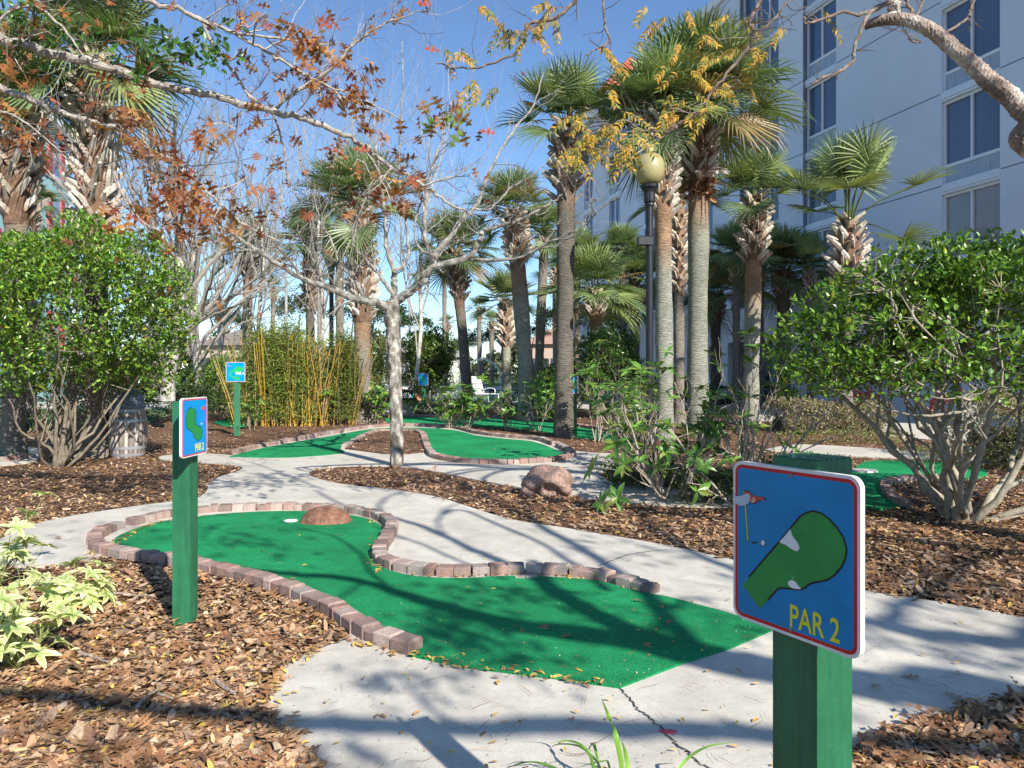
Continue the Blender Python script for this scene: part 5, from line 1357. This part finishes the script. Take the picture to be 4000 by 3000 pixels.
CLUS = [(20, 50, 6), (40, 150, 7), (15, 245, 9), (60, 285, 9), (100, 282, 8), (118, 350, 5), (50, 155, 6), (232, 222, 4), (245, 262, 6), (290, 172, 4), (330, 268, 8), (308, 310, 8), (352, 335, 8), (385, 345, 7), (330, 415, 5), (250, 462, 6), (380, 385, 8), (402, 420, 7), (432, 450, 8), (425, 500, 6), (345, 470, 6), (442, 415, 7), (462, 470, 4),
        (552, 190, 6), (592, 172, 4), (530, 240, 7), (452, 270, 7), (430, 252, 4), (602, 48, 4), (652, 60, 6), (694, 80, 6), (640, 92, 5), (682, 130, 8), (700, 150, 8), (758, 152, 8), (782, 182, 6), (738, 208, 8), (800, 238, 5), (805, 272, 7), (762, 188, 5), (925, 232, 6), (962, 255, 6), (985, 240, 6), (965, 225, 4), (832, 412, 5), (842, 428, 4), (700, 322, 6), (722, 342, 4), (790, 450, 4), (300, 260, 6), (270, 200, 3), (560, 260, 5), (585, 340, 3), (350, 500, 5), (500, 470, 4), (520, 440, 4), (560, 480, 4), (600, 560, 3), (470, 520, 4), (450, 440, 5), (280, 440, 4), (690, 210, 6), (820, 370, 3), (870, 300, 3), (610, 440, 3), (880, 352, 3), (830, 450, 3)]
mb = MB(); tw = MB()
for (x, y, k) in CLUS:
    dd = rng.uniform(4.9, 5.9); c0 = np.array(P(x, y, dd)) - LT; k = max(3, int(k * 1.1))
    cc = c0 + rng.normal(size=(k, 3)) * [.075, .08, .065]
    col = pal(k, [(.27, .11, .04), (.34, .15, .05), (.20, .075, .03), (.42, .22, .08), (.30, .08, .04)], var=.2)
    if x > 900: col[: k // 3] = pal(k // 3, [(.18, .28, .05)], var=.15) if k // 3 else col[: k // 3]
    leaves(mb, cc, rdir(k, -.55), rdir(k) + np.array([0, -.3, .3]), rng.uniform(.10, .165, k), rng.uniform(.075, .125, k), col, OAKL, bend=rng.uniform(.1, .35))
    tp_ = min(tips, key=lambda t: ((t[0] - c0) ** 2).sum())[0]
    tube(tw, smooth_path([tp_, (tp_ + c0) / 2 + rng.normal(size=3) * .03, c0], 3), .0035, 3, LCc, cap=False)
    for q in range(k):
        tube(tw, [c0, cc[q]], .0015, 3, (.4, .25, .15), cap=False)
tw.build("twigs", m_branch, root)
k = 260; tt = rng.integers(0, len(tips), k)
leaves(mb, np.array([tips[i][0] for i in tt]) + rng.normal(size=(k, 3)) * .02, rdir(k, -.5), rdir(k), rng.uniform(.06, .12, k), rng.uniform(.05, .09, k), pal(k, [(.33, .13, .045), (.40, .17, .05), (.24, .085, .035), (.42, .12, .07)]), OAKL, bend=.2)
for (x, y) in ((895, 5), (912, 104), (1032, 282), (760, 320)):
    leaves(mb, [np.array(P(x, y, 5.2)) - LT], [(.9, 0, -.15)], [(0, -.8, .6)], .13, .09, [(.42, .10, .055)], OAKL)
mb.build("leaves", m_oakleaf, root)
# mistletoe in the limbs
MT = np.array(P(400, 120, 5.2))
root = empty("mistletoe", tuple(MT), "green mistletoe clumps growing on the overhanging oak limbs", "mistletoe"); mb = MB(); ml = MB()
for (x, y, k) in [(20, 20, 14), (35, 55, 20), (90, 60, 26), (120, 30, 16), (105, 100, 18), (150, 70, 18), (135, 95, 14), (60, 110, 10), (345, 62, 12), (330, 90, 14), (372, 85, 20), (350, 110, 16), (400, 100, 16), (410, 125, 18), (440, 90, 14), (455, 110, 16), (480, 100, 14), (470, 65, 8), (495, 75, 10), (300, 115, 12), (290, 140, 12), (50, 130, 12)]:
    c0 = np.array(P(x, y, rng.uniform(5.0, 5.5))) - MT
    for q in range(k // 3):
        e = c0 + rng.normal(size=3) * [.07, .07, .06]; tube(mb, [c0, (c0 + e) / 2 + rng.normal(size=3) * .01, e], .0022, 3, (.14, .2, .06), cap=False)
        leaves(ml, e + rng.normal(size=(5, 3)) * .02, rdir(5, -.2), rdir(5), .06, .032, pal(5, [(.05, .14, .02), (.08, .2, .03), (.035, .09, .015)]), LEAF)
mb.build("stems", m_stem, root); ml.build("leaves", m_leaf, root)

# ------------------------------------------------------------------ right overhanging tree (arched limb, yellow compound leaves)
RT = np.array([6.3, 2.6, 0.0])
root = empty("arching_tree", tuple(RT), "tree at upper right with thick arched sawn limb and yellow compound leaves", "tree")
def rr_(pts): return [tuple(np.array(p) - RT) for p in pts]
mb = MB(); limb(mb, [(0, 0, -.1), (-.05, 0, 1.4), (.05, .05, 3.0), (0, 0, 4.5), (-.1, .1, 6.5)], .24, .12, (.32, .26, .22), 0, sides=14); mb.build("trunk", m_bark_oak, root, smooth=True)
mb = MB(); mm = 4.4 / F
arch = rr_(px3([(1867, 57), (1890, 48), (1921, 42), (1963, 44), (2015, 68), (2068, 112), (2103, 142), (2138, 176), (2180, 208), (2230, 258), (2330, 350)], 4.5, 4.2)) + [(-.6, .4, 1.6), (0, 0, .9)]
p = smooth_path(arch, 16); nn_ = len(p)
kk = np.interp(np.arange(nn_), [0, 32, 80, 160, nn_ - 1], [16, 25, 32, 44, 60]) / 2 * mm
tube(mb, p, kk * (1 + .02 * rng.normal(size=nn_)), 20, (.36, .285, .24), jitter=.08)
lichen(mb, len(mb.V) - 1, (.52, .53, .48), .7, .45)
limb(mb, rr_(px3([(1925, 42), (1932, 10), (1945, -40), (1990, -130)], 4.45)), 14 * mm, 12 * mm, (.58, .57, .52), 0, sides=12)
DB = (.24, .19, .16)
def rb(pts, w0, w1, d0, d1=None, tw=3, tl=.3, lvl=1, tips=None):
    m1 = d0 / F; return limb(mb, rr_(px3(pts, d0, d1)), w0 / 2 * m1, w1 / 2 * m1, DB, tw, tl, .004, lvl, 8, 5, .12, tips)
tips = []
rb([(1945, -25), (1928, 0), (1886, 24), (1861, 56), (1846, 105), (1840, 133), (1816, 154), (1788, 165), (1753, 181)], 10, 5, 4.4, 4.3, 4, .10)
rb([(1928, 3), (1893, 17), (1854, 33), (1823, 25), (1788, 38), (1746, 49), (1737, 36)], 8, 5, 4.4, 4.4, 3, .08)
rb([(2110, -20), (2100, 5), (2094, 30), (2080, 48), (2043, 70), (2040, 78)], 8, 5, 4.4, 4.4, 3, .10)
rb([(1990, 90), (1976, 92), (1960, 82)], 5, 3, 4.4); rb([(1965, 45), (1968, 20), (1950, -10)], 9, 6, 4.4); rb([(1975, 46), (1990, 10), (2000, -20)], 6, 4, 4.4)
rb([(1660, -60), (1644, 0), (1620, 45), (1627, 80), (1578, 150), (1536, 200), (1515, 242), (1473, 262), (1438, 282), (1410, 300), (1380, 308)], 10, 3, 5.0, 5.4, 14, .35, 1, tips)
rb([(1473, 262), (1450, 282), (1425, 284), (1384, 280), (1356, 262), (1330, 266), (1290, 290)], 8, 3, 5.2, 5.4, 9, .3, 1, tips)
rb([(1280, -60), (1244, 0), (1202, 38), (1146, 52), (1128, 95), (1114, 115), (1062, 137), (1010, 147), (943, 137)], 11, 3, 5.0, 5.2, 10, .3, 1, tips)
rb([(1300, -40), (1304, 20), (1308, 60), (1318, 90), (1290, 105), (1265, 120)], 6, 3, 5.1, 5.2, 6, .25, 1, tips)
rb([(1730, -60), (1690, 20), (1650, 62), (1620, 110)], 6, 3, 5.2, 5.3, 5, .25, 1, tips)
for q in ((1945, -40, 4.4), (1990, -130, 4.4), (2110, -20, 4.4), (1660, -60, 5.0), (1280, -60, 5.0), (1300, -40, 5.1), (1730, -60, 5.2)):
    e = np.array(P(*q)) - RT; limb(mb, [e, e + np.array([.1, 0, .5]), (e + np.array([0, 0, 5.2])) / 2 + np.array([0, 0, 1.2]), (0, 0, 5.6)], .016, .05, DB, 0)
mb.build("branches", m_branch, root)
mb = MB(); tw = MB()
YC = [(.48, .30, .03), (.40, .27, .035), (.28, .25, .04), (.50, .28, .04), (.16, .19, .04)]
def pinnate(x, y, L=.16, dd=5.2, ang=None, green=False):
    c0 = np.array(P(x, y, dd)) - RT; a = rng.uniform(-2.8, -.3) if ang is None else ang
    d0 = unit(np.array([math.cos(a), rng.normal() * .4, math.sin(a) * .6])); L *= rng.uniform(.7, 1.2)
    s = np.linspace(0, 1, 9); p = c0 + d0 * L * s[:, None] + np.array([0, 0, -.35 * L]) * (s ** 2)[:, None]
    tube(tw, p, .0015, 3, (.35, .2, .08), cap=False)
    for sg in (-1, 1):
        w = unit(np.cross(d0, [0, -1, .3])) * sg
        k = len(p) - 1
        leaves(mb, p[1:], w * .8 + d0 * .35 + rng.normal(size=(k, 3)) * .15 + [0, 0, -.6], rdir(k) * .4 + [0, -1, .3], rng.uniform(.036, .055, k), .016, pal(k, YC if not green else YC[2:], var=.15), LEAF, bend=.2)
for (x, y) in [(1060, 30), (1090, 42), (1130, 45), (1105, 60), (1200, 40), (1170, 45), (1215, 30), (962, 100), (975, 118), (990, 105), (1022, 168), (1040, 190), (1015, 178), (1075, 185), (1120, 62), (1150, 60), (1398, 12), (1440, 32), (1480, 20), (1420, 40), (1470, 92), (1490, 150), (1512, 172), (1530, 118), (1600, 40), (1612, 92), (1562, 122), (1452, 200), (1482, 212), (1540, 60), (1515, 75),
               (1575, 30), (1640, 98), (1455, 130), (1500, 205), (1545, 195), (1440, 235), (1470, 248), (1600, 150), (1560, 175)]:
    pinnate(x, y)
for i in range(24):
    x = rng.uniform(1235, 1385); y = 240 + abs(x - 1310) * .12 + rng.uniform(0, 90); pinnate(x, y, .2, rng.uniform(5.0, 5.5), green=rng.random() < .45)
for t in tips:
    if rng.random() < .13:
        q = t[0] + RT; pinnate(CX + q[0] / q[1] * F, H0 - (q[2] - HC) / q[1] * F, .18, q[1])
tw.build("twigs", m_branch, root); mb.build("leaves", m_leaf_dull, root)

# ------------------------------------------------------------------ big tree behind the viewer that throws the limb shadows
cot = math.cos(SUN_EL) / math.sin(SUN_EL)
def up_sun(x, y, z):
    g = G(x, y); return (g[0] + SH.x * cot * z, g[1] + SH.y * cot * z, z)
ST = np.array([8.6, -5.6, 0.0])
root = empty("shade_tree", tuple(ST), "big oak behind the viewer casting limb shadows on the nearest green", "tree")
mb = MB(); limb(mb, [(0, 0, -.1), (-.1, 0, 1.6), (0, .1, 3.2), (.1, 0, 5.2)], .36, .28, (.3, .27, .24), 0, sides=14); mb.build("trunk", m_bark_oak, root, smooth=True)
mb = MB(); tips = []
def sl(px, z0, z1, r0, r1, tw=5, tl=.7, trunk=False, lvl=1):
    n = len(px); p = [up_sun(x, y, z0 + (z1 - z0) * i / (n - 1)) for i, (x, y) in enumerate(px)]
    if trunk: p = [tuple(ST + np.array([0, 0, trunk]))] + p
    p = [tuple(np.array(q) - ST) for q in p]
    limb(mb, p, r0, r1, (.36, .33, .3), tw, tl, .014, lvl, 8, 4, .05, tips, start=.2)
sl([(2400, 1560), (2050, 1510), (1850, 1480), (1659, 1448), (1540, 1425), (1424, 1405), (1250, 1377), (1110, 1357), (1006, 1333), (930, 1310), (858, 1288), (762, 1257), (650, 1247), (553, 1238), (455, 1225)], 4.4, 3.6, .155, .016, 1, .3, trunk=3.8)
sl([(1659, 1448), (1540, 1432), (1468, 1412), (1390, 1385), (1320, 1355), (1232, 1307), (1180, 1275), (1154, 1240), (1150, 1215)], 4.3, 4.0, .14, .035, 2, .3)
sl([(1500, 1420), (1440, 1350), (1380, 1280), (1302, 1220), (1215, 1168), (1128, 1115), (1041, 1072), (980, 1050), (927, 1037), (860, 1020)], 4.2, 5.6, .06, .022, 2, .6)
sl([(1302, 1280), (1260, 1240), (1215, 1207), (1163, 1176), (1067, 1133), (1006, 1107), (970, 1106), (945, 1124), (952, 1150), (1010, 1190)], 4.2, 5.0, .032, .016, 0, .4)
sl([(1163, 1263), (1110, 1235), (1067, 1211), (1006, 1185), (936, 1150), (858, 1124), (797, 1113), (740, 1095), (680, 1060)], 4.1, 5.4, .06, .018, 2, .6)
sl([(1060, 1245), (971, 1205), (858, 1160), (800, 1140)], 4.1, 4.5, .022, .010, 1, .3)
sl([(830, 1120), (816, 1100), (830, 1080), (875, 1060), (930, 1040)], 5.0, 5.6, .022, .012, 1, .4)
sl([(945, 1124), (965, 1100), (1041, 1074), (1110, 1060)], 5.0, 5.6, .018, .010, 1, .4)
sl([(849, 1284), (806, 1252), (782, 1215), (771, 1200), (727, 1168), (680, 1152), (631, 1144)], 3.8, 4.0, .022, .008, 1, .25)
sl([(775, 1266), (740, 1290), (715, 1310)], 3.7, 3.7, .014, .008, 0, .3)
sl([(2420, 1660), (2212, 1630), (1675, 1592), (1548, 1582), (1264, 1576), (1000, 1578), (774, 1568), (600, 1560), (520, 1550), (350, 1540), (200, 1520), (0, 1498), (-150, 1480)], 4.2, 3.8, .058, .042, 0, .4, trunk=3.0)
sl([(2500, 1420), (2212, 1395), (2000, 1372), (1850, 1340), (1700, 1280), (1600, 1240), (1480, 1190), (1400, 1130), (1330, 1060), (1250, 1010)], 5.0, 6.0, .09, .02, 4, 1.0, trunk=4.4)
sl([(1010, 1576), (930, 1540), (890, 1500), (860, 1460)], 3.9, 3.9, .015, .007, 2, .3)
sl([(1390, 1385), (1340, 1360), (1280, 1345), (1220, 1350)], 4.2, 4.2, .02, .010, 0, .4)
sl([(1400, 1390), (1420, 1340), (1450, 1310), (1500, 1295), (1560, 1300)], 4.3, 4.3, .025, .010, 1, .3)
sl([(1900, 1360), (1950, 1300), (2050, 1240), (2150, 1190)], 5.2, 5.8, .05, .02, 5, 1.0)
sl([(700, 1060), (620, 1030), (540, 1000), (470, 985)], 5.4, 5.8, .018, .010, 5, .8)
sl([(1169, 1144), (1130, 1090), (1150, 1060), (1210, 1030)], 5.2, 6.0, .022, .010, 3, .6)
sl([(2212, 1395), (2250, 1300), (2300, 1220), (2330, 1150), (2320, 1100)], 5.4, 6.0, .06, .02, 5, 1.0)
mb.build("branches", m_branch, root)
mb = MB()
def blobleaf(x, y, z, rx, ry, k, L=.10):
    """a leafy clump whose shade falls round that ground spot"""
    z = z - (1.0 if y > 1200 else 0); c0 = np.array(up_sun(x, y, z)) - ST; k = max(6, int(k * .5))
    c = c0 + rng.normal(size=(k, 3)) * [rx, ry, .16]
    leaves(mb, c, rdir(k, -.3), rdir(k), L * rng.uniform(.8, 1.25, k), L * .8, pal(k, [(.1, .14, .04), (.3, .14, .06)]), OAKL)
for a in [(960, 1385, 5.0, .12, .12, 120), (1040, 1415, 5.0, .11, .10, 100), (1020, 1372, 5.1, .11, .09, 70), (900, 1360, 5.0, .08, .10, 30), (1090, 1400, 5, .06, .06, 30),
          (960, 1280, 5.0, .10, .07, 26), (1130, 1282, 5.2, .14, .11, 60), (1060, 1290, 5.2, .12, .08, 44), (1230, 1285, 5.2, .09, .07, 20), (1560, 1340, 5.3, .09, .08, 34), (1440, 1275, 5.3, .08, .08, 14),
          (760, 1455, 5.0, .09, .05, 24), (840, 1462, 5.0, .10, .05, 28), (650, 1635, 5.0, .07, .04, 34), (720, 1645, 5.0, .08, .04, 34), (790, 1650, 5.0, .08, .04, 30),
          (480, 1170, 5.2, .18, .12, 60), (560, 1165, 5.2, .14, .1, 50), (440, 1145, 5.2, .16, .1, 30), (610, 1200, 5.2, .06, .06, 20), (640, 1112, 5.2, .16, .12, 30), (330, 1150, 5.2, .1, .1, 20),
          (500, 1040, 5.4, .35, .3, 60), (640, 1030, 5.4, .35, .3, 50), (440, 1070, 5.4, .25, .25, 50), (330, 1110, 5.4, .3, .3, 50), (90, 1180, 5.2, .35, .25, 70), (200, 1150, 5.2, .25, .25, 30), (1250, 1130, 5.6, .35, .3, 90), (1400, 1160, 5.6, .35, .3, 130), (1520, 1190, 5.6, .35, .3, 120), (1330, 1190, 5.6, .2, .15, 60), (1330, 1110, 5.6, .4, .4, 70), (1100, 1080, 5.6, .3, .3, 60),
          (1930, 1200, 6.0, .45, .35, 260), (2080, 1240, 6.0, .4, .35, 300), (2180, 1200, 6.0, .4, .35, 240), (1990, 1150, 6.0, .4, .35, 150), (2150, 1160, 6, .4, .35, 150), (2100, 1290, 6.0, .25, .15, 180), (1920, 1270, 6.0, .2, .15, 60), (2000, 1395, 5.8, .2, .12, 110), (1890, 1370, 5.7, .12, .08, 50), (2150, 1440, 5.8, .3, .12, 150), (2100, 1500, 5.6, .2, .10, 90), (1960, 1560, 5.6, .12, .05, 30),
          (250, 1640, 5.0, .2, .08, 50), (60, 1610, 5, .2, .08, 40), (1640, 1330, 5.4, .14, .12, 60), (1750, 1250, 5.6, .3, .25, 120), (600, 985, 5.6, .4, .4, 40), (760, 990, 5.6, .4, .4, 40), (1320, 1050, 6, .4, .4, 40)]:
    blobleaf(*a)
k = 120; tt = rng.integers(0, len(tips), k)
leaves(mb, np.array([tips[i][0] for i in tt]) + rng.normal(size=(k, 3)) * .06, rdir(k, -.5), rdir(k), .09, .07, pal(k, [(.1, .14, .04), (.3, .14, .06)]), OAKL)
mb.build("leaves", m_oakleaf, root)

# ------------------------------------------------------------------ grass blades at the front
g0 = np.array(G(1320, 1760))
root = empty("grass_tuft", tuple(g0), "bright green strappy blades rising at the bottom edge", "grass plant"); 
for pts, w, col in [([(1350, 1750), (1344, 1660), (1330, 1590), (1314, 1545), (1299, 1508)], 11, (.20, .40, .05)), ([(1352, 1750), (1358, 1680), (1352, 1630), (1342, 1597)], 10, (.22, .42, .06)), ([(1300, 1750), (1285, 1660), (1262, 1615), (1225, 1600), (1186, 1606)], 6, (.16, .33, .05)),
                    ([(1310, 1750), (1300, 1670), (1285, 1640), (1250, 1612), (1205, 1608), (1186, 1618)], 5, (.05, .10, .03)), ([(1290, 1750), (1280, 1650), (1274, 1618), (1284, 1612), (1294, 1660), (1300, 1700)], 7, (.14, .30, .05)), ([(1240, 1750), (1215, 1670), (1170, 1650), (1130, 1648), (1090, 1662)], 7, (.10, .22, .04)),
                    ([(1455, 1760), (1458, 1680), (1485, 1640), (1530, 1613), (1587, 1603)], 8, (.20, .40, .07)), ([(1330, 1750), (1316, 1655), (1300, 1645), (1240, 1660)], 5, (.12, .24, .05)), ([(1345, 1750), (1368, 1690), (1400, 1672), (1440, 1690)], 6, (.08, .18, .04))]:
    q = np.array([P(x, y, 2.34 + .05 * math.sin(x)) for x, y in pts]); q[0, 2] = 0; p = smooth_path(q, 6) - g0
    n = len(p); t = unit(np.gradient(p, axis=0)); s = unit(np.cross(t, [0, 1, .15])); wd = w * 2.34 / F / 2 * np.clip(np.sin(np.linspace(.5, 3.1, n)) * 1.1, .08, 1)
    up = unit(np.cross(s, t)) * (wd * .35)[:, None]
    V = np.concatenate([p + s * wd[:, None] + up, p, p - s * wd[:, None] + up]); i = np.arange(n - 1)
    mb = MB(); mb.add(V, np.concatenate([np.stack([i, n + i, n + i + 1, i + 1], 1), np.stack([n + i, 2 * n + i, 2 * n + i + 1, n + i + 1], 1)]), col); mb.build("blade", m_leaf, root, smooth=True)

# ------------------------------------------------------------------ pool things, poles, red pipes
def pool_chair(px, by, rz, label):
    q = G(px, by); root = empty("lounge_chair", q, label, "chair", "white pool chairs", rz)
    mb = MB()
    for i in range(9): box(mb, (-.55 + i * .14, 0, .36), (.10, .58, .02))
    mb.build("seat", m_white, root)
    mb = MB()
    for i in range(7):
        a = math.radians(62); box(mb, (.68 + i * .05, 0, .38 + i * .115), (.03, .58, .09))
    mb.build("backrest", m_white, root)
    for sx in (-.5, .6):
        for sy in (-.28, .28):
            mb = MB(); tube(mb, [(sx * 1.05, sy, 0), (sx, sy, .37)], .022, 6); mb.build("leg", m_white, root)
    for sy in (-.31, .31):
        mb = MB(); tube(mb, smooth_path([(-.2, sy, .37), (-.15, sy, .58), (.3, sy, .62), (.75, sy, .55)], 4), .022, 6); mb.build("armrest", m_white, root)
pool_chair(843, 867, math.pi * .9, "white pool chair just right of the oak trunk")
pool_chair(868, 866, math.pi * .95, "white pool chair left of the small orange tub")
pool_chair(806, 862, .3, "white pool chair left of the oak trunk")
pool_chair(1052, 868, 2.2, "white pool chair under the fountain arc")
pool_chair(960, 862, .6, "white pool chair behind the middle shrubs")
pool_chair(935, 860, 2.6, "white pool chair under the yellow green rounded bush")
q = G(905, 866); root = empty("tub", q, "small orange tub with teal side at the pool edge", "tub")
mb = MB(); lathe(mb, [(.2, 0), (.24, .5), (.22, .52)], 20, col=(.85, .28, .16)); mb.build("orange_body", m_plain, root)
mb = MB(); box(mb, (-.3, 0, 0), (.18, .3, .45), 0, (.1, .45, .42), 0, .03); mb.build("teal_block", m_plain, root)
q = G(1000, 862); root = empty("fountain", q, "white water jets and arc of the pool fountain", "fountain")
mm = q[1] / F
mb = MB()
for k in range(260):
    a = rng.uniform(0, 1); z = 1.9 * a; x = -.42 + rng.normal() * (.05 + .14 * (1 - a)) ; s = .03 + .03 * rng.random()
    blob(mb, (x, rng.normal() * .08, z), (s, s, s * 2), 1, n=3, rough=0)
mb.build("jet", m_spray, root)
mb = MB()
for k in range(220):
    t = rng.random(); a = math.pi * t; x = .95 - .95 * math.cos(a) ; z = 1.05 + .95 * math.sin(a) - .9 * (t > .9) * (t - .9) * 6
    blob(mb, (x + rng.normal() * .025, rng.normal() * .03, z + rng.normal() * .03), (.035, .035, .04), 1, n=3, rough=0)
mb.build("arc", m_spray, root)
mb = MB(); box(mb, (.1, 1.0, 0), (.5, .4, 1.75), 0, (1, 1, 1), 0, .05); blob(mb, (.1, 1.0, 1.85), (.28, .18, .14), 2, n=8, rough=.02); mb.build("pillar", m_white, root)
root = empty("pool_fence", (0, 47, 0), "black metal picket fence far behind the pool", "fence")
mb = MB(); box(mb, (0, 0, 1.35), (34, .05, .05)); box(mb, (0, 0, .15), (34, .05, .05)); box(mb, (0, 0, 1.15), (34, .05, .04)); mb.build("rail", m_black, root)
mb = MB()
for i in range(230): box(mb, (-17 + i * .148, .03, .02), (.02, .02, 1.42))
mb.build("picket_row", m_black, root)
for (px, d_, ty, lab) in ((885, 62, 592, "tall thin grey light pole right of the oak trunk"), (618, 50, 560, "tall thin grey light pole above the bamboo")):
    X = (px - CX) / F * d_; zt = HC + (H0 - ty) / F * d_; root = empty("light_pole", (X, d_, 0), lab, "light pole", "tall thin light poles")
    mb = MB(); tube(mb, [(0, 0, 0), (0, 0, zt)], [.12, .08], 10, (.35, .36, .37)); mb.build("pole", m_plain, root)
    mb = MB(); box(mb, (.25, 0, zt - .1), (.8, .3, .18), 0, (.2, .2, .2), 0, .04); mb.build("lamp_head", m_plain, root)
def red_pipe(px, d_, label):
    X = (px - CX) / F * d_; root = empty("red_pipe_assembly", (X, d_, 0), label, "pipe valve", "red valve pipes by the hotel wall")
    mb = MB(); RC = (.55, .03, .06)
    tube(mb, smooth_path([(-.4, 0, 0), (-.4, 0, .5), (-.3, 0, .62), (.3, 0, .62), (.4, 0, .5), (.4, 0, 0)], 4), .07, 10, RC)
    tube(mb, [(-.15, 0, .62), (.15, 0, .62)], .12, 12, RC); mb.build("pipe", m_plain, root)
    for x in (-.24, .24):
        mb = MB(); a = np.linspace(0, 2 * math.pi, 17); tube(mb, np.column_stack([x + .11 * np.cos(a), -.02 * np.ones(17), .86 + .11 * np.sin(a)]), .018, 6, RC); tube(mb, [(x, 0, .62), (x, 0, .9)], .02, 6, RC); mb.build("hand_wheel", m_plain, root)
red_pipe(1866, 23.0, "red valve pipes left of the right bush's stems"); red_pipe(2048, 19.5, "red valve pipes seen through the right bush")
for nm in list(bpy.data.objects):
    pass
print("objects", len(bpy.data.objects), "polys", sum(len(o.data.polygons) for o in bpy.data.objects if o.type == 'MESH'))
